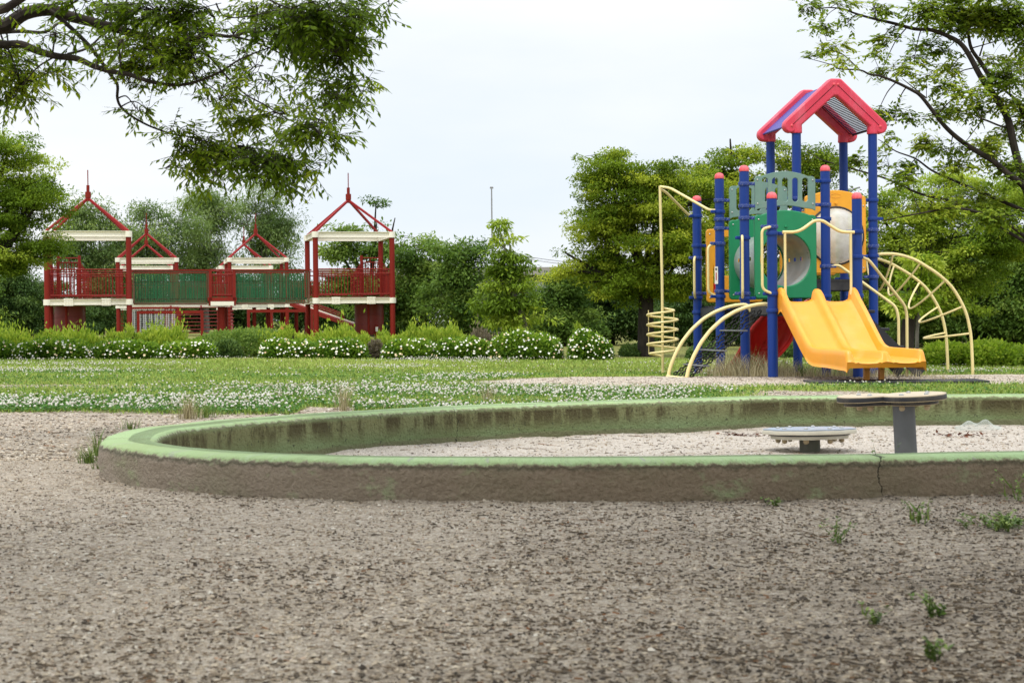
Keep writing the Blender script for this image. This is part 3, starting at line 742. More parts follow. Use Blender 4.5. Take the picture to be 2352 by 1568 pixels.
for a in range(3, 17, 2):
    for c0, c1 in ((7, 9),):
        q0 = Vector(V[a*(nv+1)+c0]); q1 = Vector(V[a*(nv+1)+c1]); MB().bar(q0 + Vector((0,-.07,0)), q1 + Vector((0,-.07,.02)), .06, .035, .008).build('moulded_rib', m_panel_red, rc)
# warning sticker on a left post
st = MB(); st.box((-.066, -.0, 1.22), (.004, .06, .23)); stk = st.build('sticker', m_white, PT, loc=(0*S+.0, 2*S-.02, .06), smooth=False)
m = MB(); m_red = painted('red_print', (.45,.05,.04), .6); m_ink = painted('dark_print', (.05,.05,.05), .6)
stk.rotation_euler = (0, 0, radians(28)); stk.location = (0, 2*S, .06)
m.box((-.0685, .0, 1.205), (.002, .02, .10)); m.build('red_print', m_red, stk, smooth=False)
MB().lathe([(.017,0),(.017,.002),(0,.002)], 16, (-.068, 0, 1.30), Matrix.Rotation(-pi/2, 3, 'Y')).build('printed_disc', m_ink, stk)
# ---------------------------------------------------------------- sand tables inside the sandbox
m_conc = painted('grey_stem', (.13,.135,.14), .7, .3, .25, (.14,.15,.14), .3, 10)
m_stemb = painted('mossy_stem', (.17,.17,.14), .75, .3, .25, (.07,.08,.04), .4, 10)
m_topb = painted('blue_grey_laminate', (.30,.36,.45), .3, .6, .08, (.4,.42,.42), .3, 12)
m_edge = painted('cream_edge', (.62,.58,.47), .5, .4, .12, (.25,.25,.2), .3, 12)
m_tan = painted('tan_laminate', (.60,.48,.32), .4, .5, .1, (.35,.28,.2), .3, 14)
m_blackedge = painted('black_edge', (.03,.03,.035), .5, .4, .2)
m_wood = painted('wood_knob', (.42,.33,.20), .6, .3, .2, (.2,.15,.1), .3, 20)
def base(u, v, z):
    p = P(u, v, z); return p
t1 = thing('sand_table', 'low round sand table with scalloped blue grey top and cream edge', 'play table', (0, 0, 0), 0.3, 'sand tables in the sandbox')
p = P(1860, 986, 9.2); t1.location = (p.x, p.y, sandz(p.x, p.y)); t1.rotation_euler = (radians(-1.7), 0, .3); H = p.z - t1.location.z
R = .252
scal = [((R + .009*cos(9*a))*cos(a), (R + .009*cos(9*a))*sin(a)) for a in [2*pi*k/108 for k in range(108)]]
XY = Matrix.Rotation(-pi/2, 4, 'X')
def disc(name, outl, z, th, mat, parent, bev=.003):
    o = slab(name, [outl], th, mat, parent, bev, XY @ Matrix.Identity(4)); o.location = (0, 0, z); return o
disc('tabletop', [(x*.985, y*.985) for x, y in scal], H+.004, .006, m_topb, t1, .001)
disc('tabletop_rim', scal, H-.011, .022, m_edge, t1)
disc('shadow_gap', circ(0, 0, .222, 60), H-.026, .008, m_blackedge, t1, .001)
disc('lower_disc', [(x*.83, y*.83) for x, y in scal], H-.040, .020, m_edge, t1)
for k in range(8):
    a = 2*pi*k/8 + .2
    MB().lathe([(0,-.016),(.010,-.014),(.015,-.006),(.015,.004),(.008,.012)], 12).build('knob', m_wood, t1, loc=(.175*cos(a), .175*sin(a), H-.058))
    MB().lathe([(.013,0),(.012,.005),(.006,.009),(0,.01)], 12).build('bolt', m_steel, t1, loc=(.175*cos(a), .175*sin(a), H+.007))
MB().lathe([(.057,-.2),(.057,H-.04)], 28).build('stem', m_stemb, t1)
t2 = thing('sand_table', 'taller sand table with lobed tan top, black edge and thick grey stem', 'play table', (0, 0, 0), 0, 'sand tables in the sandbox')
p = P(2081, 912, 8.5); t2.location = (p.x, p.y, sandz(p.x, p.y)); t2.rotation_euler = (radians(1.0), radians(-2.8), 0); H = p.z - t2.location.z + .012
def lobed(k=1.0):
    cs = [(.055, .0, .165), (-.185, .10, .135)]
    o = []
    for q in range(120):
        a = 2*pi*q/120; best = 0
        for cx, cy, r in cs:
            r *= k; b_ = cx*cos(a) + cy*sin(a); dsc = b_*b_ - (cx*cx + cy*cy - r*r)
            if dsc > 0: best = max(best, b_ + math.sqrt(dsc))
        o.append((best*cos(a), best*sin(a)))
    return o
TI = Matrix.Rotation(radians(-2.2), 4, 'Y')
disc('tabletop', [(x*.99, y*.99) for x, y in lobed()], H, .006, m_tan, t2, .001)
disc('tabletop_rim', lobed(), H-.013, .022, m_blackedge, t2, .002)
disc('veneer_line', lobed(1.0), H-.0265, .003, m_wood, t2, .0008)
disc('lower_disc', lobed(.74), H-.038, .018, m_blackedge, t2, .002)
disc('lower_veneer', lobed(.74), H-.0485, .003, m_wood, t2, .0008)
for (x, y) in ((.10,-.08),(-.02,-.05),(-.16,.05),(-.20,.13),(.05,.09),(.13,.02)):
    MB().lathe([(0,-.016),(.010,-.014),(.015,-.006),(.015,.004),(.008,.012)], 12).build('knob', m_wood, t2, loc=(x, y, H-.062))
    MB().lathe([(.013,0),(.012,.005),(.006,.009),(0,.01)], 12).build('bolt', m_steel, t2, loc=(x, y, H+.003))
MB().lathe([(.060,-.2),(.0565,.1),(.0555,H-.05)], 28).build('stem', m_conc, t2)
# crumpled white net bag
p = P(2246, 982, 10.9); rnd = random.Random(4)
m_net = painted('white_net', (.62,.66,.62), .6, .3)
m = MB(); nu, nv = 46, 14
def bagp(u, v):
    x = (u-.5)*.30; prof__ = .035*(math.exp(-((u-.3)/.16)**2) + 1.25*math.exp(-((u-.66)/.15)**2)) + .018
    z = prof__*sin(pi*v)*1.1 ; y = .05*cos(pi*v)*(1-.6*abs(2*u-1)**3)
    n_ = noise.noise(Vector((u*5, v*4, 2)))*.008
    return Vector((x + n_, y + n_, max(.002, z + n_)))
for a in range(nu): m.tube([bagp(a/(nu-1), c/nv) for c in range(nv+1)], .0007, 3, cap=False)
for c in range(nv+1): m.tube([bagp(a/nu, c/nv) for a in range(nu+1)], .0007 if c % 7 else .0013, 3, cap=False)
bag = m.build('net_bag', m_net, None, smooth=False, loc=(p.x, p.y, sandz(p.x, p.y)+.008)); tag(bag, 'crumpled white mesh net bag lying on the sand by the far kerb', 'net bag')
# black rubber mat in front of the slide
m_mat = painted('rubber_mat', (.03,.032,.036), .8, .2, .2, (.15,.13,.11), .4, 6)
m = MB(); a = P(1915, 880, 17.9); 
mt = slab('rubber_mat', [rrect(-.95, .95, -.32, .32, .03)], .02, m_mat, None, .004, XY); mt.location = (4.15, 17.95, gz(4.15, 17.95)+.018); mt.rotation_euler = (0, 0, -.04)
tag(mt, 'dark rubber safety mat lying in front of the yellow slide', 'rubber mat')
# ---------------------------------------------------------------- red climbing fort
RP = painted('fort_red', (.20,.012,.005), .6, .25, .15, (.16,.02,.02), .3, 1.2)
RB = painted('fort_bright_red', (.26,.012,.012), .6, .25, .12, (.3,.03,.03), .3, 2)
RD = painted('fort_dark_red', (.17,.014,.011), .5, .5, .2, (.08,.012,.012), .3, 1.5)
WB = painted('fort_cream_beam', (.84,.80,.68), .5, .4, .06, (.45,.40,.30), .3, 1.5)
BR = painted('fort_brown_deck', (.14,.085,.055), .8, .2, .2)
NG = painted('fort_green_net', (.022,.14,.055), .7, .3, .3, (.06,.05,.03), .3)
NB = painted('fort_brown_net', (.085,.05,.028), .7, .3, .3)
NW = painted('fort_white_chain', (.50,.50,.50), .5, .4, .2)
NK = painted('fort_black_chain', (.04,.04,.045), .5, .4, .2)
FX, FY = -15.72, 56.0; FTH = math.atan2(.225, .974)
FT = thing('climbing_fort', 'large red steel climbing fort with cream beams, pointed roof frames and net bridges', 'play structure', (FX, FY, ROLL*11), FTH)
TS = 2.71
def gpost(x, y, h0=-.4, h1=3.62, r=.093): return MB().cyl((x, y, h0), (x, y, h1), r, 16).build('post', RP, FT)
def ibeam(m, a, b, h=.2, w_=.16):
    a, b = Vector(a), Vector(b)
    m.bar(a, b, .03, h - .03); m.bar(a + Vector((0, 0, h/2-.008)), b + Vector((0, 0, h/2-.008)), w_, .016); m.bar(a - Vector((0, 0, h/2-.008)), b - Vector((0, 0, h/2-.008)), w_, .016)
def square(name, x, y, z, s, h=.2, bolts_=False):
    m = MB(); o = .0
    for (a, b) in (((0,0),(s,0)), ((s,0),(s,s)), ((s,s),(0,s)), ((0,s),(0,0))): ibeam(m, (x+a[0], y+a[1], z), (x+b[0], y+b[1], z), h)
    for (a, b) in ((0,0),(s,0),(s,s),(0,s)): m.lathe([(.125,-h/2-.003),(.125,h/2+.003)], 16, (x+a, y+b, z))
    if bolts_:
        for f in (.26, .72):
            for k in range(6): m.lathe([(.028,-h/2-.03),(.028,h/2+.03)], 6, (x+s*f-.13+.05*k, y-.05, z))
    return m.build(name, WB, FT, smooth=False)
def rails(name, a, b, h0, h1, n, r=.014, mat=None, top=None, parent=None):
    a, b = Vector(a), Vector(b); m = MB()
    for h in (h0, h1, h1 - .16): m.cyl(a + Vector((0, 0, h)), b + Vector((0, 0, h)), .022, 8)
    for k in range(n+1):
        p = a.lerp(b, k/n); m.cyl(p + Vector((0, 0, h0)), p + Vector((0, 0, h1 - .16 if k % 4 else h1)), r, 6)
    return m.build(name, mat or RP, parent or FT)
def tower(x, y, deckz=1.32, top=3.64, apex=4.95, full=True):
    for (a, b) in ((0,0),(TS,0),(TS,TS),(0,TS)): gpost(x+a, y+b, h1=top-.08)
    square('roof_beam_ring', x, y, top, TS); square('deck_beam_ring', x, y, deckz, TS, .19, True)
    m = MB(); c = Vector((x+TS/2, y+TS/2, apex))
    for (a, b) in ((0,0),(TS,0),(TS,TS),(0,TS)): m.bar((x+a, y+b, top+.10), c, .07, .07)
    rf = m.build('roof_frame', RB, FT, smooth=False)
    MB().lathe([(.09,-.10),(.09,.02),(.10,.02),(.10,.22),(.055,.22),(.055,.45),(.018,.45),(.018,.98),(0,.98)], 12, c).build('finial', RP, rf)
    m = MB()
    for k in range(18): m.box((x+TS/2, y+.08+k*(TS-.16)/17, deckz+.11), (TS-.1, .13, .05))
    m.build('deck', BR, FT, smooth=False)
# two near towers, two middle, two at the back
T = [(0,0), (9.09,0), (2.2,22.06), (7.39,21.9), (2.3,33.2), (7.57,33.1)]
for k, (x, y) in enumerate(T): tower(x, y, 1.32 if k < 2 else 1.40, 3.64 if k < 2 else 3.58, 4.95 if k < 2 else 4.9)
H0, H1 = 1.55, 2.43
rails('railing', (0.1,0,0), (TS-.1,0,0), H0, H1, 22); rails('railing', (0,.1,0), (0,TS-.1,0), H0, H1, 20); rails('railing', (.1,TS,0), (TS-.1,TS,0), H0, H1, 22)
rails('railing', (9.19,0,0), (9.09+TS-.1,0,0), H0, H1, 22); rails('railing', (9.09+TS,.1,0), (9.09+TS,TS-.1,0), H0, H1, 20); rails('railing', (9.19,TS,0), (9.09+TS-.1,TS,0), H0, H1, 22)
def netg(m, a, b, h0, h1, sx, sz, r, fr=1.0, seed=1):
    a, b = Vector(a), Vector(b); L = (b-a).length; n = int(L/sx); rr = random.Random(seed)
    for k in range(n+1):
        p = a.lerp(b, k/n); m.bar(p + Vector((0, 0, h0)), p + Vector((rr.uniform(-.02,.02), 0, h1)), r, r)
    k = 0; h = h0
    while h <= h1 + 1e-6: m.bar(a + Vector((0, 0, h)), b + Vector((0, 0, h)), r, r); h += sz
def frame_rect(m, a, b, h0, h1, w_):
    a, b = Vector(a), Vector(b); z = Vector((0, 0, 1))
    m.bar(a + z*h0, b + z*h0, w_); m.bar(a + z*h1, b + z*h1, w_); m.bar(a + z*h0, a + z*h1, w_); m.bar(b + z*h0, b + z*h1, w_)
# net bridges
for q, (x0, x1) in enumerate(((2.86,5.42), (6.33,8.90))):
    for y in (.55, 1.95):
        m = MB(); frame_rect(m, (x0,y,0), (x1,y,0), 1.27 - .01*q, 2.37, .05); m.build('net_frame', BR if y < 1 else RP, FT, smooth=False)
        m = MB(); netg(m, (x0,y,0), (x1,y,0), 1.30, 2.33, .075, .075, .014, seed=q); m.build('net', NG if y < 1 else NG, FT, smooth=False)
        m = MB()
        for dx in np.linspace(x0+.06, x1-.06, 24): m.bar((dx, y+.03, 1.42), (dx, y+.03, 2.25), .022, .012)
        m.bar((x0, y+.03, 2.02), (x1, y+.03, 2.02), .02); m.build('net_strap', NG if y > 1 else NB, FT, smooth=False)
    m = MB()
    for k in range(13): m.box((x0+.12+k*(x1-x0-.24)/12, 1.25, 1.42), (.13, 1.3, .07))
    m.build('bridge_plank', BR, FT, smooth=False)
    m = MB(); m.bar((x0-.1,.52,2.42), (x1+.1,.52,2.42), .045); m.bar((x0-.1,1.98,2.42), (x1+.1,1.98,2.42), .045); m.build('bridge_handrail', RP, FT, smooth=False)
gpost(5.86, .9, h1=1.15, r=.13); gpost(6.05, 2.2, h1=1.15, r=.11)
rails('railing', (5.45,.5,0), (6.3,.5,0), H0, H1, 9, .016); rails('railing', (5.45,2.0,0), (6.3,2.0,0), H0, H1, 9, .016)
for y in (.45, 2.05): MB().box((5.87,y,1.25), (.80,.14,.14)).build('pier_beam', WB, FT, smooth=False)
m = MB(); m.box((5.87,1.25,1.40), (1.0,1.6,.12)); m.box((5.47,.5,1.78), (.10,.10,1.2)); m.box((6.29,.5,1.78), (.10,.10,1.2)); m.build('pier_deck', RP, FT, smooth=False)
# portals with side nets above the drums
for (bx, by) in ((.30, 1.9), (9.09+1.88, 1.9)):
    for x in (bx, bx+.72): MB().cyl((x, by, 1.35), (x, by, 2.98), .055, 10).build('portal_post', RP, FT)
    rails('portal_rail', (bx,by+.25,0), (bx+.72,by+.25,0), 1.6, 2.90, 8, .016)
    for s, x in ((-1, bx), (1, bx+.72)):
        m = MB()
        for k in range(9):
            f = k/8; xx = x + s*.42*f; m.cyl((xx, by-.5*f, 1.45), (xx, by-.5*f, 2.88 - .62*f**.7), .012, 5)
        for h in np.arange(1.47, 2.85, .09):
            pts = [(x + s*.42*k/8, by-.5*k/8, h) for k in range(9) if h < 2.88 - .62*(k/8)**.7]
            if len(pts) > 1: m.tube(pts, .012, 5, cap=False)
        m.build('side_net', RB, FT)
for (dx, dy, r) in ((.68, 1.35, .51), (11.15, 1.35, .52)):
    m = MB().lathe([(r*.98,.10),(r,.12),(r,.46),(r+.012,.465),(r+.012,.485),(r,.49),(r,.80),(r+.012,.805),(r+.012,.825),(r,.83),(r,1.20)], 30, (dx, dy, 0)); dr = m.build('drum', RD, FT)
    for a in (20, 140, 260): MB().cyl((dx+r*1.03*cos(radians(a)), dy+r*1.03*sin(radians(a)), -.4), (dx+r*1.03*cos(radians(a)), dy+r*1.03*sin(radians(a)), 1.2), .045, 8).build('drum_leg', RP, FT)
    MB().cyl((dx+.18, dy-r-.10, -.4), (dx+.18, dy-r-.10, .45), .05, 8).build('drum_leg', RP, FT)
    MB().box((dx+.18, dy-r-.155, .30), (.09,.006,.17)).build('sticker', m_white, dr, smooth=False)
# middle deck run joining the inner towers
m = MB(); ibeam(m, (2.2,22.0,1.40), (11.6,21.9,1.40), .19); ibeam(m, (2.2,24.7,1.40), (11.6,24.6,1.40), .19); m.build('deck_beam', WB, FT, smooth=False)
m = MB(); m.box((6.9,23.3,1.53), (9.3,2.6,.06)); m.build('deck', BR, FT, smooth=False)
for (a, b) in ((4.95,7.3), (10.15,11.6)): rails('railing', (a,22.0,0), (b,22.0,0), 1.62, 2.5, int((b-a)*8))
rails('railing', (2.3,24.7,0), (11.6,24.6,0), 1.62, 2.5, 70)
for x in (4.4, 5.0, 8.6, 9.3, 10.15, 10.7, 11.2): gpost(x, 22.6 + (x-8)*.35, h1=1.35)
m = MB(); netg(m, (2.6,23.0,0), (10.2,23.0,0), 1.6, 2.45, .10, .10, .02, seed=5); m.build('net', NG, FT, smooth=False)
# slatted stair wall, dark
m = MB()
for k in range(8): m.box((6.0, 20.6+.05*k, .12+.17*k), (3.0, .14, .045))
for x in (4.6, 6.0, 7.4): m.bar((x, 20.5, 0), (x, 21.1, 1.4), .09)
m.build('stair_flight', RD, FT, smooth=False)
# hanging chain net
m = MB(); m2 = MB(); a, b = Vector((2.75,17.6,0)), Vector((4.75,17.6,0))
for k in range(25):
    p = a.lerp(b, k/24); (m if k % 3 else m2).bar(p + Vector((0, 0, -.1)), p + Vector((0, 0, 1.22)), .028, .028)
for h in np.arange(0, 1.25, .085): m.bar(a + Vector((0, .02, h)), b + Vector((0, .02, h)), .028, .028)
m.build('chain_net', NW, FT, smooth=False); m2.build('chain_net', NK, FT, smooth=False)
m = MB(); m.bar(a + Vector((-.1, 0, 1.27)), b + Vector((.1, 0, 1.27)), .1); m.build('net_beam', RP, FT, smooth=False)
# rectangular bar frames
def bars(x0, x1, y, h):
    m = MB(); m.bar((x0, y, -.4), (x0, y, h-.06), .115); m.bar((x1, y, -.4), (x1, y, h-.06), .115); m.bar((x0-.06, y, h), (x1+.06, y, h), .12); return m.build('bar_frame', RP, FT, smooth=False)
bars(3.05, 5.55, 9.5, 1.02); bars(7.4, 9.95, 9.5, 1.04)
# long slide with side rails
sa, sb = Vector((10.2,19.6,1.42)), Vector((13.6,15.4,.0)); 
m = MB(); m.bar(sa, sb, .5, .17); lsl = m.build('long_slide', RP, FT, smooth=False)
m = MB(); m.bar(sa + Vector((0, -.27, .10)), sb + Vector((0, -.27, .10)), .03, .035); m.build('slide_edge', WB, lsl, smooth=False)
m = MB(); ra, rb = sa.lerp(sb, .12), sa.lerp(sb, .58)
for dz in (.22, .30, .38): m.tube([ra + Vector((0, .2, dz)), rb + Vector((0, .2, dz)), rb + Vector((.12, .2, dz-.22))], .018, 6)
m.build('slide_rail', RB, lsl)
# rope swing line with a pink handle
m = MB(); m.tube([(8.3,9.5,1.0),(8.55,9.55,.55),(8.75,9.6,.42)], .008, 5); m.tube([(8.75,9.6,.42),(9.0,9.6,.6),(9.25,9.5,.98)], .008, 5); m.build('rope', NK, FT)
MB().lathe([(0,.16),(.05,.18),(.055,.40),(.03,.44),(0,.45)], 10, (8.75,9.6,.0)).build('rope_handle', painted('coral_handle', (.80,.10,.10), .5), FT)
# ---------------------------------------------------------------- vegetation
LG = leafmat('leaf_light', [(0, (.065,.115,.009)), (.5, (.19,.29,.028)), (1, (.42,.49,.07))])
LY = leafmat('leaf_zelkova', [(0, (.060,.108,.009)), (.5, (.185,.27,.022)), (1, (.42,.46,.05))])
LM = leafmat('leaf_mid', [(0, (.045,.095,.018)), (.5, (.125,.21,.04)), (1, (.26,.35,.08))])
LD = leafmat('leaf_dark', [(0, (.025,.055,.013)), (.5, (.062,.118,.027)), (1, (.15,.22,.05))], .2)
LW = leafmat('leaf_grey_green', [(0, (.070,.12,.035)), (.5, (.15,.225,.07)), (1, (.28,.36,.13))]) #(0, (0.061,0.115,0.047)), (.5, (0.115,0.203,0.081)), (1, (0.216,0.324,0.135))])
LN = leafmat('leaf_near', [(0, (.040,.080,.004)), (.6, (.12,.185,.010)), (1, (.29,.34,.02))], .55)
LH = leafmat('leaf_hedge', [(0, (.030,.082,.008)), (.5, (.09,.19,.018)), (1, (.30,.42,.05))])
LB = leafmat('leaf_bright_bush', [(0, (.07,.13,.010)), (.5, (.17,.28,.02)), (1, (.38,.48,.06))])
LS = leafmat('leaf_spring', [(0, (.16,.27,.02)), (.5, (.34,.46,.05)), (1, (.55,.62,.12))], .4)
LP = leafmat('leaf_purple', [(0, (.05,.04,.03)), (1, (.20,.17,.12))])
m_bark, t, b = newmat('bark'); b.inputs['Roughness'].default_value = .9; b.inputs['Specular IOR Level'].default_value = .15
t.links.new(ramp(t, noi(t, 9, 6, .65, sc3=(1, 1, .25)), [(.3, (.014,.011,.009)), (.7, (.058,.047,.037))]), b.inputs['Base Color']); bump(t, b, noi(t, 22, 5, .6, sc3=(1, 1, .2)), .6, .02)
m_barkg, t, b = newmat('pale_bark'); b.inputs['Roughness'].default_value = .9
t.links.new(ramp(t, noi(t, 14, 6, .65, sc3=(1, 1, .3)), [(.3, (.08,.07,.055)), (.7, (.22,.20,.165))]), b.inputs['Base Color'])

def rot_any(rng, n, up=(0, 0, 1), tilt=.6):
    nn = rng.normal(size=(n, 3)) * tilt + np.array(up); return nn/np.linalg.norm(nn, axis=1)[:, None]
def leaf_quads(c, d, nrm, L, W):
    "c base points, d unit axis, nrm unit normals"
    s = np.cross(d, nrm); s /= (np.linalg.norm(s, axis=1)[:, None] + 1e-9)
    L = np.asarray(L).reshape(-1, 1); W = np.asarray(W).reshape(-1, 1)
    v0 = c; v1 = c + d*L*.45 + s*W*.5; v2 = c + d*L; v3 = c + d*L*.45 - s*W*.5
    V = np.stack([v0, v1, v2, v3], 1).reshape(-1, 3); n = len(c)
    return V, np.arange(n*4).reshape(n, 4)
def puff_leaves(rng, centers, radii, per, size, flat=.45, aspect=.5, droop=.25, up=1.0, ctint=None):
    C = np.repeat(centers, per, 0); Rr = np.repeat(radii, per)[:, None]; n = len(C)
    g = rng.normal(size=(n, 3)); g /= np.linalg.norm(g, axis=1)[:, None]; g *= rng.uniform(.25, 1, (n, 1))**.55
    off = g * np.array([1, 1, flat]) * Rr
    base = C + off
    d = off/ (np.linalg.norm(off, axis=1)[:, None]+1e-6)*.7 + rng.normal(size=(n, 3))*.55; d[:, 2] -= droop; d /= np.linalg.norm(d, axis=1)[:, None]
    nr = rot_any(rng, n, (0, 0, up), .36)
    L = size*rng.uniform(.6, 1.3, n)
    V, Fq = leaf_quads(base, d, nr, L, L*aspect)
    ct = rng.uniform(0, 1, len(centers)) if ctint is None else np.clip(ctint + rng.normal(size=len(centers))*.12, 0, 1)
    tn = np.repeat(ct, per)*.75 + rng.uniform(0, .22, n) 
    return V, Fq, np.clip(tn, 0, 1)

def tree(name, label, cat, basept, lobes, nclus, per, lsize, mat, seed, cr=.55, flat=.4, group=None, trunk_r=.16, bark=None, forks=6, aspect=.5, fill=.5, droop=.25, gap=None, lean=None, fork_h=.35, pads=None):
    "basept world xyz; lobes list of (centre Vector, (rx, ry, rz)) in world units"
    rng = np.random.default_rng(seed); rr = random.Random(seed)
    root = thing(name, label, cat, basept, 0, group); b0 = Vector(basept); big = lobes
    if pads:        # foliage held in separate flattened layers
        v_ = np.array([l[1][0]*l[1][2] for l in lobes]); v_ /= v_.sum(); nl = []
        for q in range(pads[0]):
            c, r = lobes[rng.choice(len(lobes), p=v_)]; g = rng.normal(size=3); g /= np.linalg.norm(g); g *= rng.uniform(.25, 1)**.5*(1.04 if rng.uniform() < .8 else 1.18)
            kx = rng.uniform(.6, 1.35); nl.append((Vector(c) + Vector((g[0]*r[0], g[1]*r[1], g[2]*r[2])), (pads[1]*kx, pads[1]*kx, pads[2]*rng.uniform(.7, 1.3))))
        lobes = nl
    vol = np.array([l[1][0]*l[1][1]*l[1][2] for l in lobes])**(.75); vol /= vol.sum()
    ptint = rng.uniform(0, 1, len(lobes)); ctn = []
    cs = []; tries = 0
    while len(cs) < nclus and tries < nclus*30:
        tries += 1; k = rng.choice(len(lobes), p=vol); c, r = lobes[k]
        g = rng.normal(size=3); g /= np.linalg.norm(g); g *= rng.uniform(fill, 1)*(1 + .55*noise.noise(Vector((g[0]*2.6 + k, g[1]*2.6, g[2]*2.6 + seed))) + (.16 if rng.uniform() < .12 else 0))
        p = np.array(c) + g*np.array(r)
        if p[2] < b0.z + .2: continue
        if gap is not None and fbm(p[0], p[2] + p[1]*.5, gap[0], 2, seed) < gap[1]: continue
        cs.append(p); ctn.append(ptint[k])
    cs = np.array(cs); rad = cr*rng.uniform(.6, 1.35, len(cs))
    V, Fq, tn = puff_leaves(rng, cs - np.array(b0), rad, per, lsize, flat, aspect, droop, 1.0, np.array(ctn))
    # trunk, limbs and branches
    top = sum((Vector(l[0]) for l in lobes), Vector())/len(lobes) - b0
    hgt = max(l[0][2] + l[1][2]*.6 for l in lobes) - b0.z
    m = MB(); fk = Vector((top.x*fork_h, top.y*fork_h, hgt*fork_h)) if lean is None else Vector(lean)
    tp = crom([Vector((0, 0, -.2)), Vector((fk.x*.3 + rr.uniform(-.05, .05), fk.y*.3, fk.z*.5)), fk], 4)
    m.tube(tp, [trunk_r*(1.35 if k == 0 else 1.1 - .3*k/len(tp)) for k in range(len(tp))], 9)
    nodes = []; ends = []
    for k in range(forks):
        c, r = big[k % len(big)]; e = Vector(c) - b0 + Vector((rr.uniform(-.5, .5)*r[0], rr.uniform(-.5, .5)*r[1], rr.uniform(-.2, .35)*r[2]))
        mid = fk.lerp(e, .45) + Vector((rr.uniform(-.1, .1), rr.uniform(-.1, .1), -.08))*hgt*.3
        pts = crom([fk, mid, e], 5); m.tube(pts, [trunk_r*(.62 - .52*q/(len(pts)-1)) for q in range(len(pts))], 6)
        nodes += [(q, trunk_r*(.62 - .52*i/(len(pts)-1))) for i, q in enumerate(pts)][1:]
    NA = np.array([q[0] for q in nodes])
    for c in cs[::max(1, len(cs)//170)]:
        q = np.array(c) - np.array(b0); dd = np.linalg.norm((NA - q)*np.array([1, 1, 1.6]), axis=1) + (NA[:, 2] > q[2])*.8; i = int(dd.argmin())
        a = Vector(NA[i]); e = Vector(q); mid = a.lerp(e, .5) + Vector((0, 0, .06*(e-a).length)); rb = max(.012, min(nodes[i][1]*.5, .045))
        m.tube([a, mid, e], [rb, rb*.6, rb*.25], 4, cap=False)
    m.build('trunk', bark or m_bark, root)
    link('crown', npmesh('crown', V, Fq, mat, tn), root)
    return root
def copy_tree(root, loc, rz, s, label, group=None):
    r = root.copy(); COL.objects.link(r); r.location = loc; r.rotation_euler = (0, 0, rz); r.scale = s if isinstance(s, tuple) else (s, s, s); r['label'] = label
    if group: r['group'] = group
    for ch in root.children:
        c = ch.copy(); COL.objects.link(c); c.parent = r
    return r
def lob(z, L, dz=.8):
    o = []
    for q in L:
        u, v, ru, rv = q[:4]; zz = z + (q[4] if len(q) > 4 else 0); s = zz/F_; c = P(u, v, zz)
        o.append((c, (ru*s, (ru+rv)/2*s*dz, rv*s)))
    return o
def gb(u, z): p = P(u, 700, z); return (p.x, z, gz(p.x, z))

# big zelkova behind the flowering hedge
tree('zelkova_tree', 'broad zelkova with layered green foliage and short dark trunk right of the flower hedge', 'tree', gb(1483, 33.5),
     lob(33.5, [(1480,560,170,110),(1420,430,80,75),(1370,520,70,60),(1350,615,60,45),(1560,480,110,85),(1600,590,90,80),(1440,655,100,42),(1400,368,40,32),(1310,575,48,30),(1500,410,80,50),(1545,640,100,50),(1580,430,60,50)]),
     1550, 90, .064, LY, 11, .24, .38, trunk_r=.17, forks=11, fork_h=.30, fill=.1, pads=(165, .62, .17))
tree('zelkova_tree', 'tall leafy tree whose crown rises behind the blue posts of the play tower', 'tree', gb(1720, 41),
     lob(41, [(1680,470,100,105),(1600,430,60,50),(1780,460,90,100),(1690,380,60,45),(1680,316,24,12),(1600,385,40,25),(1640,560,90,60),(1760,600,90,70),(1870,400,70,55),(1820,340,50,25),(1940,520,50,60)]),
     1150, 80, .080, LY, 12, .30, .38, trunk_r=.2, forks=8, fill=.1, pads=(115, .75, .22))
tree('broadleaf_tree', 'light green airy tree behind the red roof and the arched loop ladder', 'tree', gb(2080, 38),
     lob(38, [(2100,560,100,90),(2240,540,110,110),(1970,560,50,70),(2180,450,90,45),(2330,480,70,120),(2030,480,50,35),(2060,660,80,60),(2200,650,100,60)]),
     1150, 75, .078, LG, 13, .28, .36, trunk_r=.16, forks=9, fill=.1, pads=(125, .72, .2))
# left tree
tree('broadleaf_tree', 'bright green leafy tree at the left edge in front of the climbing fort', 'tree', gb(-120, 30),
     lob(30, [(-70,500,150,150),(20,420,85,90),(60,480,80,70),(30,352,50,42),(85,560,55,40),(-10,600,70,32),(100,445,48,40),(-60,370,100,70),(40,540,80,50)]),
     950, 90, .057, LG, 14, .22, .38, trunk_r=.2, forks=10, fill=.1, pads=(105, .55, .16))
# conical tree
tree('conical_tree', 'slender conical light green tree behind the middle of the flower hedge', 'tree', gb(1205, 44),
     lob(44, [(1150,517,12,16),(1156,548,28,20),(1162,585,45,22),(1160,620,62,22),(1165,655,72,24),(1160,695,80,24),(1170,735,78,20)]),
     190, 42, .15, LG, 15, .34, .35, trunk_r=.11, bark=m_barkg, forks=7, aspect=.38, fill=.1, droop=.7, lean=(-.35, 0, 1.5))
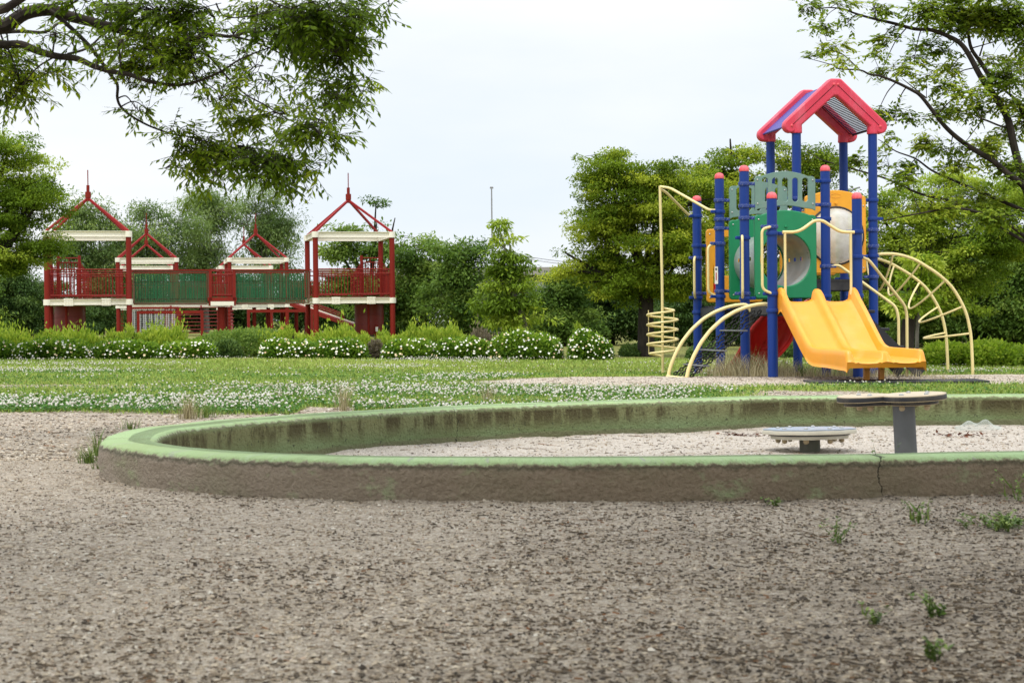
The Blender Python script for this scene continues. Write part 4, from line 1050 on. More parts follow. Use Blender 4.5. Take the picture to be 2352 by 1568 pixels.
# darker trees left of it
tree('camphor_tree', 'dark green bushy tree right behind the right fort tower', 'tree', gb(975, 62),
     lob(62, [(985,600,60,52),(940,650,60,60),(1000,690,80,60),(960,570,30,20),(900,690,50,50)]), 540, 44, .15, LM, 16, .40, .5, trunk_r=.2, fill=.1, pads=(55, .8, .42))
tree('camphor_tree', 'dark green bushy tree between the fort and the conical tree', 'tree', gb(1065, 58),
     lob(58, [(1060,610,50,45),(1085,580,25,28),(1035,680,60,60),(1100,690,55,55),(1075,730,70,35)]), 520, 44, .14, LM, 17, .38, .5, trunk_r=.18, fill=.1, pads=(50, .75, .4))
tree('broadleaf_tree', 'sparse open-crowned tree rising behind the right fort tower roof', 'tree', gb(850, 74),
     lob(74, [(855,505,70,22),(800,530,45,20),(915,505,45,22),(870,465,22,12),(770,580,35,35),(840,580,80,45),(920,570,45,45),(830,660,80,55)]), 190, 70, .17, LM, 18, .58, .3, trunk_r=.22, forks=8, fill=.2, gap=(.6, -.12))
# willow-like row behind the fort
WL = [((215,560,75,78),(245,640,70,60),(195,510,30,30)), ((370,540,75,62),(340,620,70,70),(400,640,60,60),(345,495,30,22)), ((470,530,55,75),(490,470,38,28),(455,640,60,60)), ((590,500,60,60),(570,460,40,30),(635,560,62,70),(590,640,80,70),(660,520,40,30))]
wl = ['grey-green willow-like tree seen through the left fort roof frame', 'round grey-green tree left of centre behind the fort bridge', 'tall narrow grey-green tree behind the left net bridge', 'highest grey-green tree behind the right net bridge']
for k, L in enumerate(WL):
    tree('willow_tree', wl[k], 'tree', gb([215, 370, 475, 610][k], 96 + 3*k), lob(96 + 3*k, L), 560, 46, .22, LW, 30 + k, .60, .75, group='tall trees behind the climbing fort', trunk_r=.2, bark=m_barkg, forks=7, aspect=.3, fill=.1, droop=.5, pads=(42, 1.1, .8))
# dark woodland trees: three kinds, copied
kinds = []
def proto(k, mat, seed, u, z, v):
    return tree('woodland_tree', 'x', 'tree', gb(u, z), lob(z, [(u-25,v,60,62),(u+40,v+20,55,60),(u,v+75,80,50),(u+8,v-50,35,26)]), 560, 62, .10, mat, seed, .33, .5, group='woodland trees behind the lawn', trunk_r=.15, forks=7, fill=.1, pads=(55, .62, .26))
wp = [proto(0, LM, 41, 1290, 47, 705), proto(1, LD, 42, 1400, 49, 700), proto(2, LD, 43, 1660, 50, 690)]
wp[0]['label'] = 'dull green woodland tree just right of the conical tree'; wp[1]['label'] = 'dark woodland tree in the shade left of the zelkova trunk'; wp[2]['label'] = 'dark woodland tree seen between the leftmost blue posts'
spots = [(1500,52,0,1.0,'dark woodland tree directly behind the zelkova trunk'),(1590,47,1,.8,'small dark woodland tree behind the climbing coil'),
 (1760,48,1,1.05,'dark woodland tree seen past the green crawl panel'),(1860,50,2,1.1,'dark woodland tree behind the top of the yellow slide'),
 (1960,47,0,1.0,'dull green woodland tree behind the stair handrails'),(2050,49,1,1.15,'dark woodland tree left of the young sapling'),
 (2150,45,0,1.1,'green woodland tree behind the young sapling'),(2240,47,1,1.3,'dark woodland tree behind the loop ladder feet'),
 (2330,45,0,1.25,'green woodland tree at the right edge above the bright bushes'),(2420,48,2,1.5,'tall dark woodland tree at the far right edge'),
 (2110,56,2,1.55,'tall dark woodland tree behind the loop ladder arch'),(2300,58,1,1.75,'tallest dark woodland tree near the right edge'),(1980,58,1,1.3,'dark woodland tree far behind the right blue posts'),
 (1190,66,1,.95,'low dark woodland tree under the conical tree'),(1340,64,2,1.2,'dark woodland tree far behind the round rose bush'),
 (20,66,1,1.15,'dark tree behind the fort at the left edge'),(110,70,2,1.05,'dark tree behind the left fort drum'),(-70,64,0,1.2,'green tree just outside the left fort tower'),
 (230,84,1,1.15,'dark tree low behind the left fort tower'),(330,104,1,1.45,'dark tree low behind the chain net'),(450,106,2,1.5,'dark tree low behind the stair slats'),(560,104,1,1.45,'dark tree low behind the rope handle'),(680,100,2,1.5,'dark tree low behind the long slide'),
 (770,84,1,1.2,'dark tree low between the fort slide and the right tower'),(860,82,0,1.1,'dull green tree behind the right fort drum'),(905,70,1,.9,'small dark tree right of the right fort tower')]
rr = random.Random(77)
for (u, z, k, s, lb_) in spots:
    copy_tree(wp[k], gb(u, z), rr.uniform(0, 6.28), (s*rr.uniform(.9, 1.1), s*rr.uniform(.9, 1.1), s*rr.uniform(.92, 1.08)), lb_)

# sapling by the arch ladder
z = 25.5; g_ = gb(2108, z)
tree('sapling', 'young sapling with fresh yellow-green leaves and thin pale trunk by the loop ladder', 'tree', g_, lob(z, [(2120,600,40,18),(2080,640,35,22),(2140,650,30,30),(2105,690,40,30),(2060,700,25,22),(2130,590,20,14)]),
     85, 30, .10, LS, 51, .17, .5, trunk_r=.03, bark=m_barkg, forks=6, aspect=.42, fill=.1, droop=.5, lean=(.03, 0, .95))

# ---- shrubs and flowering hedge
def shrub(name, label, cat, u0, u1, v0, v1, z, mat, seed, n, lsize, group=None, flowers=0, depth=1.0, fmat=None, aspect=.55, spiky=0.0, fcol=.045):
    rng = np.random.default_rng(seed); a, b_ = P(u0, v1, z), P(u1, v1, z); top = P((u0+u1)/2, v0, z).z
    gx = (a.x+b_.x)/2; gzz = gz(gx, z); W_ = (b_.x-a.x)/2; Hh = top - gzz; D = depth/2
    root = thing(name, label, cat, (gx, z, gzz), 0, group)
    th = rng.uniform(0, 2*pi, n); q = rng.uniform(0, 1, n); sx = rng.uniform(-1, 1, n)
    # super-ellipse shell filled in
    g = rng.normal(size=(n, 3)); g = g/(np.sum(np.abs(g)**3.0, axis=1)**(1/3.0))[:, None]; g *= rng.uniform(.72, 1.0, (n, 1)); g[:, 2] = np.abs(g[:, 2])
    X = g[:, 0]*W_; Y = g[:, 1]*D; Z = g[:, 2]*Hh
    und = np.array([1 + .42*fbm(x + gx, y, 1.6, 3, seed) for x, y in zip(X, Y)]); Z *= und
    Y *= np.array([1 + .25*fbm(x + gx, zz_, 2.2, 2, seed+1) for x, zz_ in zip(X, Z)])
    Z += rng.normal(size=n)*.02 + spiky*np.abs(rng.normal(size=n))**1.6*(g[:, 2] > .5)*np.array([.3 + 2.2*max(0, fbm(x + gx, 1, 3.0, 2, seed+3) + .25) for x in X]) + .05*(rng.uniform(size=n) < .02)
    base = np.stack([X, Y, Z], 1); d = np.stack([X/W_*.4, Y/D*.5, Z/Hh*.5 + .2], 1) + rng.normal(size=(n, 3))*.55
    if spiky: d[:, 2] += .9
    d /= np.linalg.norm(d, axis=1)[:, None]
    L = lsize*rng.uniform(.6, 1.35, n); V, Fq = leaf_quads(base, d, rot_any(rng, n, (0, -.4, .8), .6), L, L*aspect)
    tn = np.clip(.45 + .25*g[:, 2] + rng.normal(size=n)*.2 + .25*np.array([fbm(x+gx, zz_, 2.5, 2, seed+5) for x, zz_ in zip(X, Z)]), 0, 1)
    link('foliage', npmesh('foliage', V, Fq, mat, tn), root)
    m = MB(); r2 = random.Random(seed)
    for k in range(max(5, int(W_*9))):
        x = r2.uniform(-.8, .8)*W_; m.tube([(x*.9, r2.uniform(-.3, .3)*D, -.05), (x, r2.uniform(-.5, .5)*D, Hh*.8)], [.014, .006], 4, cap=False)
    m.build('stems', m_bark, root)
    if flowers:
        g = rng.normal(size=(flowers, 3)); g = g/(np.sum(np.abs(g)**3.0, axis=1)**(1/3.0))[:, None]; g[:, 1] = -np.abs(g[:, 1]); g[:, 2] = np.abs(g[:, 2])
        X = g[:, 0]*W_; Y = g[:, 1]*D*1.02; Z = g[:, 2]*Hh*np.array([1 + .42*fbm(x + gx, y, 1.6, 3, seed) for x, y in zip(X, Y)]) + .02
        Y *= np.array([1.06 + .25*fbm(x + gx, zz_, 2.2, 2, seed+1) for x, zz_ in zip(X, Z)])
        V = []; Fq = []; tn = []
        for k in range(flowers):
            c = Vector((X[k], Y[k], Z[k])); nn = Vector((g[k, 0]*.5, -1 + .3*rng.normal(), .5 + .5*rng.uniform())).normalized(); x_ = nn.orthogonal().normalized(); y_ = nn.cross(x_)
            r = fcol*rng.uniform(.45, 1.15); tt = rng.uniform()
            for e in range(5):
                a_ = 2*pi*e/5 + k; c1 = c + nn*.012 + (x_*cos(a_) + y_*sin(a_))*r*.55; i = len(V)
                dx = (x_*cos(a_) + y_*sin(a_))*r*.62; dy = (x_*-sin(a_) + y_*cos(a_))*r*.46
                V += [c1 - dx + nn*.0, c1 + dy + nn*.010, c1 + dx + nn*.016, c1 - dy + nn*.010]; Fq.append((i, i+1, i+2, i+3)); tn.append(tt)
        o = link('blossom', npmesh('blossom', np.array([tuple(v) for v in V]), Fq, fmat, tn), root); o['kind'] = 'stuff'
    return root
MF = tintmat('rose_petals', [(0, (.80,.80,.74)), (.7, (.84,.82,.70)), (.86, (.80,.66,.42)), (1, (.68,.50,.28))], .7)
G = 'white flowering rose bushes along the lawn edge'
hs_ = [(-70,32,784,829,31.2,60,'white flowering rose bush cut off by the left edge of the picture'),(36,215,784,829,31.2,230,'long white flowering rose bush below the left fort drum'),(205,372,786,829,31.4,170,'white flowering rose bush below the left net bridge'),(365,500,787,828,31.4,170,'white flowering rose bush just left of the round clipped shrub'),
 (598,728,784,826,31.6,150,'white flowering rose bush just right of the dark clipped hedge'),(715,846,786,826,31.6,130,'white flowering rose bush left of the small greyish shrub'),(878,1005,782,828,31.2,130,'white flowering rose bush just right of the small greyish shrub'),
 (990,1135,780,829,31.2,140,'white flowering rose bush left of the conical tree'),(1120,1292,768,830,31.0,230,'widest white flowering rose bush under the conical tree'),(1306,1406,766,832,30.8,220,'squarish white rose bush standing alone at the right end of the row')]
for k, (u0, u1, v0, v1, z, nf, lb_) in enumerate(hs_):
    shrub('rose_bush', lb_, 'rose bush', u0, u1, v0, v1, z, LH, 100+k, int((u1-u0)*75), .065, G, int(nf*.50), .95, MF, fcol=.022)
GW = 'tall weeds behind the rose bushes'
ws = [(-60,80,770,815,33.2,'yellow-green weedy growth at the left edge behind the roses'),(70,240,764,810,33.4,'yellow-green weedy growth under the left fort drum'),(232,440,758,812,33.6,'tall yellow-green weeds around the bar frame foot'),(590,720,762,812,33.6,'yellow-green weeds right of the dark clipped hedge'),(700,870,764,812,33.5,'yellow-green weeds below the right fort tower'),(860,960,766,810,33.2,'grassy weeds right of the right fort drum'),(925,1080,758,808,33.2,'tallest grassy weeds above the middle rose bushes'),(1075,1160,768,808,33.4,'brownish seeding weeds left of the conical tree trunk')]
for k, (u0, u1, v0, v1, z, lb_) in enumerate(ws):
    shrub('weed_clump', lb_, 'weeds', u0, u1, v0+14, v1, z, LG if k != 7 else LP, 130+k, int((u1-u0)*75), .085, GW, 0, 1.3, None, .34, .055)
for k, (u, v) in enumerate([(258,758),(300,756),(665,752),(1195,755),(1250,770),(1330,752),(950,752)]):
    lbs = ['upright leafy shoot left of the bar frame','upright leafy shoot inside the bar frame','upright leafy shoot under the long slide','upright leafy shoot over the rose bush under the conical tree','short leafy shoot near the gap in the rose bushes','leafy shoot above the lone squarish rose bush','wispy shoot above the middle weeds']
    shrub('weed_shoot', lbs[k], 'weeds', u-14, u+14, v, 812, 33.0, LG, 150+k, 420, .08, 'leafy shoots above the hedge', 0, .3, None, .3, .05)
shrub('clipped_hedge', 'dark green clipped hedge in front of the fort stairs', 'hedge', 440, 690, 760, 822, 33.8, LM, 160, 17000, .055, None, 0, 1.6)
shrub('round_shrub', 'small round dull green shrub clipped into a dome', 'shrub', 490, 553, 783, 825, 31.8, LD, 161, 4200, .05, None, 0, .6)
shrub('greyish_shrub', 'small dead-looking greyish shrub between two rose bushes', 'shrub', 843, 880, 786, 823, 31.8, LP, 162, 1800, .05, None, 0, .5)
for k, (u0, u1, v0, v1, z, lb_) in enumerate([(2118,2225,794,843,27.0,'bright green mounded bush behind the loop ladder feet'),(2200,2330,789,846,26.6,'largest bright green mounded bush right of the loop ladder'),(2310,2460,796,846,26.8,'bright green mounded bush cut by the right edge'),(1425,1478,798,818,34,'low dark tuft at the left foot of the zelkova'),(1580,1660,792,835,31,'low dark green bush behind the climbing coil'),(1770,1850,795,832,33,'low bush seen under the play tower between posts')]):
    shrub('mounded_bush', lb_, 'bush', u0, u1, v0, v1, z, LB if k < 3 else LD, 170+k, int((u1-u0)*75), .06, None, 0, 1.4)

# ---------------------------------------------------------------- traced near trees
def traced(root, paths, sprays, conv, zf, mat, seed, leafL, leafW, twigL, perk, br_r, hang=.7, leaves_per=11):
    rng = np.random.default_rng(seed); m = MB(); nodes = []
    b0 = Vector(root.location)
    for (pts, r0, r1, wz) in paths:
        w3 = [P(*conv(x, y), zf(k/(len(pts)-1), wz)) - b0 if not isinstance(x, Vector) else x - b0 for k, (x, y) in enumerate(pts)]
        cp = crom(w3, 5); n = len(cp); cp = [p + Vector((0, 0, br_r*.15*noise.noise(p*2.3))) for p in cp]
        m.tube(cp, [r0 + (r1-r0)*(k/(n-1))**.8 for k in range(n)], 9); nodes += [(p, r0 + (r1-r0)*(k/(n-1))) for k, p in enumerate(cp)]
    NA = np.array([tuple(n_[0]) for n_ in nodes]); B = []; D = []; T = []; NR = []
    for si, (x, y, rx, ry, den) in enumerate(sprays):
        u, v = conv(x, y); u1, v1 = conv(x+rx, y+ry); ru, rv = abs(u1-u), abs(v1-v)
        cpt = P(u, v, 1.0)
        # depth: that of the closest branch in the picture plane, jittered
        best = None
        zz = zf(.6, rng.uniform(-1, 1)); c = P(u, v, zz) - b0
        i = int((np.linalg.norm((NA - np.array(c))*np.array([1, .5, 1]), axis=1)).argmin()); a = Vector(NA[i]); zz = (a.y + b0.y) + rng.uniform(-.35, .35); c = P(u, v, zz) - b0
        mid = a.lerp(c, .5) + Vector((0, 0, .12*(c-a).length)); rb = min(nodes[i][1]*.6, br_r)
        m.tube(crom([a, mid, c], 4), [rb*(1 - .07*k) for k in range(9)], 5, cap=False)
        s = zz/F_; n = max(3, int(den*perk*ru*rv/400)); hubs = []
        for h in range(max(2, n//9)):
            g = rng.normal(size=3)*.5; g = g/max(1, np.linalg.norm(g)); q = c + Vector((g[0]*ru*s, g[1]*.35*min(ru, rv)*s + rng.normal()*.12, g[2]*rv*s))
            m.tube([c, c.lerp(q, .5) + Vector((0, 0, .03)), q], [rb*.5, rb*.35, rb*.2], 4, cap=False); hubs.append(q)
        ctn = rng.uniform(0, .5)
        for k in range(n):
            g = rng.normal(size=3); g /= np.linalg.norm(g); g *= rng.uniform(0, 1)**.45
            st = c + Vector((g[0]*ru*s, g[1]*.5*(ru+rv)*.5*s, g[2]*rv*s)); hb = min(hubs, key=lambda h: (h-st).length)
            dr = (st - hb); dr.z *= .15; dr = dr + Vector(rng.normal(size=3))*.05
            if dr.length < 1e-4: dr = Vector((1, 0, 0))
            dr.normalize(); L = twigL*rng.uniform(.6, 1.25); e = st + dr*L + Vector((0, 0, -L*.12))
            m.tube([st, st.lerp(e, .5) + Vector((0, 0, L*.05)), e], [.0022, .0016, .001], 3, cap=False)
            if k % 3 == 0: m.tube([hb, hb.lerp(st, .5) + Vector((0, 0, .02)), st], [.003, .0026, .0022], 3, cap=False)
            side = dr.cross(Vector((0, 0, 1))).normalized()
            for j in range(leaves_per):
                f = (j+.5)/leaves_per; p = st.lerp(e, f) + Vector((0, 0, L*.05*4*f*(1-f))); sg = 1 if j % 2 else -1
                ax = dr*.55 + side*sg*.65 + Vector((0, 0, -hang)) + Vector(rng.normal(size=3))*.22; ax.normalize()
                B.append(p); D.append(ax); T.append(min(1, max(0, ctn + rng.uniform(0, .5)))); NR.append((rng.normal()*.35 + side.x*.2, rng.normal()*.35 - .25, 1))
    B = np.array([tuple(q) for q in B]); D = np.array([tuple(q) for q in D]); NR = np.array(NR); NR /= np.linalg.norm(NR, axis=1)[:, None]
    L = leafL*rng.uniform(.65, 1.25, len(B)); V, Fq = leaf_quads(B, D, NR, L, L*leafW/leafL)
    return m, V, Fq, np.array(T)

# near zelkova whose boughs hang into the top left
cv1 = lambda x, y: (x/2.56, y/2.56)
nz1 = thing('overhanging_zelkova', 'near zelkova tree whose dark boughs and hanging leaves fill the top left', 'tree', (-6.6, 8.4, gz(-6.6, 8.4)))
zf1 = lambda f, w_: 9.0 + w_*.8*(.3 + f)
o_ = Vector((-5.2, 8.8, 3.5)); 
pth = [([(-500,-180),(-200,90),(0,160),(150,80),(300,60),(420,100),(600,145),(740,185),(850,215),(960,240),(1130,228),(1240,205),(1370,215),(1490,170)], .050, 0.0063, .2),
 ([(-500,150),(-250,230),(0,262),(120,262),(220,300),(330,330),(450,345),(540,385),(640,418),(760,440),(880,480),(1000,500),(1100,495),(1200,465),(1310,415),(1420,345),(1590,280)], 0.0279, 0.0032, -.3),
 ([(250,45),(300,70),(400,150),(520,265),(600,370),(650,440),(690,500),(690,580),(720,640),(800,700),(900,750),(1020,790),(1150,815),(1300,890),(1450,930)], 0.0144, 0.0027, .1),
 ([(1210,310),(1290,400),(1360,480),(1450,560),(1560,620),(1640,670),(1730,720),(1850,760)], 0.0063, 0.0023, -.6),
 ([(1370,215),(1470,240),(1590,285),(1700,350),(1800,430),(1900,490),(2050,530)], 0.0072, 0.0023, .6),
 ([(0,190),(120,185),(265,190),(340,140),(400,120)], 0.0135, 0.0054, .7), ([(-300,-50),(-100,20),(0,60),(100,10),(200,-60)], 0.0315, 0.0180, -.5),
 ([(400,320),(520,280),(620,180),(700,60),(780,-40)], 0.0081, 0.0036, .9), ([(640,410),(740,380),(860,365),(960,340)], 0.0040, 0.0020, .5),
 ([(1190,480),(1270,530),(1330,580),(1370,640),(1420,700)], 0.0032, 0.0020, .3), ([(1270,20),(1310,90),(1400,105),(1550,80),(1700,40)], 0.0049, 0.0023, 0),
 ([(1500,-60),(1620,20),(1800,75),(1950,110),(2080,140)], 0.0063, 0.0023, -.4), ([(1150,815),(1300,860),(1500,930),(1650,1000),(1700,1060)], 0.0036, 0.0020, -.2),
 ([(850,215),(1000,120),(1150,60),(1300,20)], 0.0054, 0.0023, .8)]
spr = [(60,400,140,110,1),(120,500,120,70,1),(280,430,90,50,.7),(80,580,80,45,.8),(30,320,80,60,.8),(100,75,120,40,.25),(420,25,170,30,.7),(650,60,220,60,.9),(900,80,220,80,1),(1100,60,180,70,1),(330,230,110,60,.45),(430,260,90,50,.45),(700,270,90,60,.6),(850,300,170,100,1),(1050,330,170,100,1.2),(900,400,170,60,1),(1130,430,110,60,1),(1100,180,140,100,.9),(820,150,110,50,.7),(560,410,110,25,.45),(760,490,50,35,.4),(870,650,90,35,.8),(800,640,50,25,.6),(1030,780,80,50,.7),(1600,60,230,60,1),(1850,100,230,110,1.3),(2050,110,120,110,1.2),(2120,90,60,60,1),(1400,180,110,50,.7),(1650,190,190,80,1.2),(1850,250,190,90,1.2),(2010,250,100,80,1.1),(1970,350,110,70,1),(1400,320,90,50,.5),(1500,400,110,50,.6),(1300,560,110,70,.6),(1250,610,80,35,.6),(1420,620,110,45,.6),(1550,500,110,50,.5),(1700,520,100,45,.45),(1900,480,120,55,.9),(2050,520,130,55,1),(2160,485,60,25,.8),(1950,590,110,45,1),(2070,610,50,35,.8),(1750,640,90,50,.8),(1600,680,120,60,.7),(1450,730,130,50,.8),(1850,760,130,80,1.1),(1930,810,80,60,1),(1650,790,90,50,.5),(1150,860,140,70,1),(1250,930,180,70,1.2),(1450,900,180,70,1.2),(1600,960,180,80,1.3),(1750,980,130,55,1.1),(1880,990,50,18,.6),(1050,990,110,25,.8),(1550,1060,140,35,.9),(1230,1040,80,25,.8),(1670,1085,50,35,.8),(2290,10,35,25,.5),(-200,60,120,100,.4),(-200,400,180,150,.8)]
m, V, Fq, tn = traced(nz1, pth, spr, cv1, zf1, LN, 5, .050, .0165, .17, 11, .006, .50)
bz = Vector(nz1.location)
for a, r in ((P(*cv1(-500,-180), 9.1), .085), (P(*cv1(-500,150), 8.8), .062), (P(*cv1(-300,-50), 8.6), .07)):
    m.tube(crom([Vector((0, 0, 1.9)), Vector((.15, .1, 2.4)), a - bz], 5), [.09 + (r*.45-.09)*k/10 for k in range(11)], 9)
m.tube(crom([Vector((0, 0, -.3)), Vector((.03, 0, 1.0)), Vector((.0, 0, 2.0)), Vector((.3, -.3, 3.6)), Vector((1.6, -1.5, 5.2)), Vector((4.5, -3.2, 6.2))], 5), [.36,.30,.27,.25,.24,.24,.23,.23,.22,.22,.21,.2,.19,.18,.17,.16,.15,.14,.13,.12,.11,.10,.09,.08,.07,.06], 12)
# the rest of its crown spreads above and behind the camera, out of frame, and shades the foreground
rng = np.random.default_rng(6); cs = []
for k in range(760):
    x = rng.uniform(-6.0, 9.5); y = rng.uniform(-7.5, 5.6); zc = rng.uniform(4.3, 7.0)
    if (fbm(x, y, .5, 2, 4) < -.22 and y > 0) or (x < -1.5 and y > 3): continue
    cs.append((x+6.6, y-8.4, zc))
V2, F2, t2_ = puff_leaves(rng, np.array(cs), np.full(len(cs), .6), 60, .16, .5, .45)
for c in cs[::8]:
    a = Vector((4.5, -3.2, 6.2)); m.tube([a, a.lerp(Vector(c), .5) + Vector((0, 0, .3)), Vector(c)], [.05, .03, .01], 5, cap=False)
m.build('trunk', m_bark, nz1)
Vc = np.vstack([V, V2]); Fc = np.vstack([Fq, F2 + len(V)])
link('crown', npmesh('crown', Vc, Fc, LN, np.concatenate([tn, t2_])), nz1)

# tree reaching in from the right
cv2 = lambda x, y: (1780 + x*.27834, y*.27834)
rt = thing('leaning_zelkova', 'tall zelkova reaching in from the right edge with thin dark crossing branches', 'tree', (10.1, 25.4, gz(10.1, 25.4)))
zf2 = lambda f, w_: 25.2 + w_*1.6*(.3+f)
pth = [([(2250,2100),(2150,1800),(2055,1500),(1980,1240),(1920,980),(1830,820),(1770,740),(1690,620),(1610,470),(1540,370),(1450,310),(1290,250),(1150,240),(1000,200),(850,165),(750,140),(640,105),(560,75),(430,65),(340,80)], 0.075, 0.0059, 0),
 ([(1770,740),(1770,640),(1700,520),(1620,400),(1590,250),(1560,130),(1500,0)], 0.0444, 0.0148, .3),
 ([(2150,1150),(2055,960),(1980,820),(1900,750),(1810,670)], 0.0333, 0.0148, .3),
 ([(2200,1750),(2055,1540),(1930,1440),(1800,1330),(1650,1240),(1520,1150),(1400,1040),(1290,900),(1200,790),(1130,745),(1000,680),(870,630),(780,615),(700,580),(530,570),(480,540),(300,490)], 0.0555, 0.0044, -.5),
 ([(700,580),(560,450),(450,420)], 0.0104, 0.0037, -.5), ([(1250,810),(1100,690),(1050,650)], 0.0104, 0.0044, -.5),
 ([(2200,1800),(1800,1630),(1650,1568),(1500,1500),(1300,1410),(1160,1310),(1000,1250),(900,1180),(850,1150)], 0.0333, 0.0044, .6),
 ([(2150,2050),(1900,1900),(1500,1680),(1200,1600),(930,1480),(770,1430),(590,1380),(450,1340),(330,1290),(220,1200)], 0.0296, 0.0044, .9),
 ([(1700,1000),(1590,1150),(1500,1250)], 0.0089, 0.0037, .2), ([(1700,980),(1760,1000),(1860,1040),(1930,1050)], 0.0148, 0.0148, 0), ([(1690,460),(1740,300),(1800,150)], 0.0148, 0.0059, .5),
 ([(2250,2150),(2000,1900),(1750,1780),(1500,1720),(1200,1760),(900,1820)], 0.0370, 0.0074, -.6),
 ([(1620,400),(1800,350),(1950,310)], 0.0104, 0.0044, .2), ([(340,80),(260,60)], 0.0044, 0.0030, 0), ([(490,320),(430,340),(420,290)], 0.0030, 0.0030, -.5), ([(870,590),(820,460),(880,380)], 0.0044, 0.0030, -.5)]
spr = [(260,60,90,60,.9),(560,35,110,50,.8),(830,80,95,65,1),(370,230,110,55,.9),(600,190,55,55,.7),(510,390,110,55,1),(330,460,130,28,.6),(560,510,90,50,.8),(870,340,100,60,.9),(960,300,60,45,.8),(820,450,70,45,.7),(880,590,110,40,.9),(1060,560,110,55,1),(1150,490,80,60,.8),(1250,380,130,60,.9),(1400,420,120,40,.9),(1450,560,100,60,.9),(1250,640,80,60,.8),(1400,700,140,50,.9),(1600,760,130,70,1),(1450,920,120,80,1),(1650,900,140,70,1),(1900,640,140,110,1.2),(1780,490,110,45,1),(1980,560,70,110,1),(1250,90,170,80,1.3),(1500,100,220,110,1.5),(1750,150,240,140,1.5),(1950,150,150,170,1.5),(1400,240,150,35,1),(980,960,150,70,1),(850,920,55,50,.8),(1280,960,110,35,.6),(980,1130,75,45,.7),(1250,1180,140,80,1),(1450,1230,110,70,.9),(1750,1230,140,110,1.1),(1100,1400,110,110,.8),(900,1330,75,110,.6),(1500,1380,140,70,.9),(1900,1100,90,90,1),(1950,1400,110,110,1),(1050,1490,110,50,1.2),(650,1320,100,55,.9),(1900,850,110,70,.9),(2100,300,120,200,1.2),(2100,900,120,200,1),(1300,1700,250,70,.8),(1700,1650,200,90,.9),(900,1750,150,60,.7),(1800,1800,200,80,.9),(1600,-80,400,80,1)]
m, V, Fq, tn = traced(rt, pth, spr, cv2, zf2, LG, 8, .085, .042, .22, 27, .011, .3, 9)
m.tube(crom([Vector((0, 0, -.3)), Vector((-.02, 0, .5)), P(*cv2(2150,1800), 25.2) - Vector(rt.location)], 5), [.21 - .008*k for k in range(11)], 12)
m.build('trunk', m_bark, rt); link('crown', npmesh('crown', V, Fq, LY, tn), rt)
# ---------------------------------------------------------------- lawn, clover, grit
rng = np.random.default_rng(21)
GM = tintmat('grass_blades', [(0, (.10,.18,.022)), (.5, (.27,.385,.055)), (.85, (.45,.49,.13)), (1, (.56,.50,.26))], .6, .3)
m_cl = leafmat('clover_leaf', [(0, (.03,.10,.016)), (1, (.10,.22,.04))], .2)
def scatter(n, x0f, y0, y1, fn, power=1.0, wdt=.325):
    "points in the visible wedge"
    out_ = []; 
    while len(out_) < n:
        y = y0 + (y1-y0)*rng.uniform()**power; x = rng.uniform(-1, 1)*(y*wdt + .5)
        if rng.uniform() < fn(x, y) and not (6 < y < 12 and -2.2 < x < 6.5 and inside(x, y, OUTA)): out_.append((x, y))
    return out_
pts = np.array(scatter(190000, 0, 11.8, 31.5, grass, 1.25, .43)); n = len(pts)
z0 = np.array([gh(x, y) for x, y in pts]); patch_ = np.array([fbm(x, y, .35, 3, 12) for x, y in pts])
hgt = rng.uniform(.018, .05, n)*(1 + .7*patch_); th = rng.uniform(0, 2*pi, n); wd = .0045*(1 + (pts[:, 1]-12)*.05)
lx, ly = rng.normal(size=n)*.018, rng.normal(size=n)*.018
V = np.zeros((n*3, 3)); V[0::3] = np.stack([pts[:, 0] - cos(0)*wd*np.cos(th), pts[:, 1] - wd*np.sin(th), z0-.004], 1); V[1::3] = np.stack([pts[:, 0] + wd*np.cos(th), pts[:, 1] + wd*np.sin(th), z0-.004], 1); V[2::3] = np.stack([pts[:, 0]+lx, pts[:, 1]+ly, z0+hgt], 1)
og = link('grass', npmesh('grass', V, np.arange(n*3).reshape(n, 3), GM, np.clip(.45 + .5*patch_ + rng.normal(size=n)*.17, 0, 1))); tag(og, 'short mown lawn grass spreading between the sandbox and the hedge', 'grass', kind='stuff')
# clover foliage
cf = lambda x, y: grass(x, y)*(.15 + .85*flowerness(x, y))
pts = np.array(scatter(70000, 0, 11.9, 24, cf, 1.6)); n = len(pts); z0 = np.array([gh(x, y) for x, y in pts])
c = np.stack([pts[:, 0], pts[:, 1], z0 + rng.uniform(.01, .045, n)], 1); d = rng.normal(size=(n, 3)); d[:, 2] *= .25; d /= np.linalg.norm(d, axis=1)[:, None]
V, Fq = leaf_quads(c, d, rot_any(rng, n, (0, 0, 1), .35), np.full(n, .022), np.full(n, .020))
oc = link('clover', npmesh('clover', V, Fq, m_cl, rng.uniform(0, 1, n))); tag(oc, 'low dark green clover leaves mixed through the lawn', 'clover', kind='stuff')
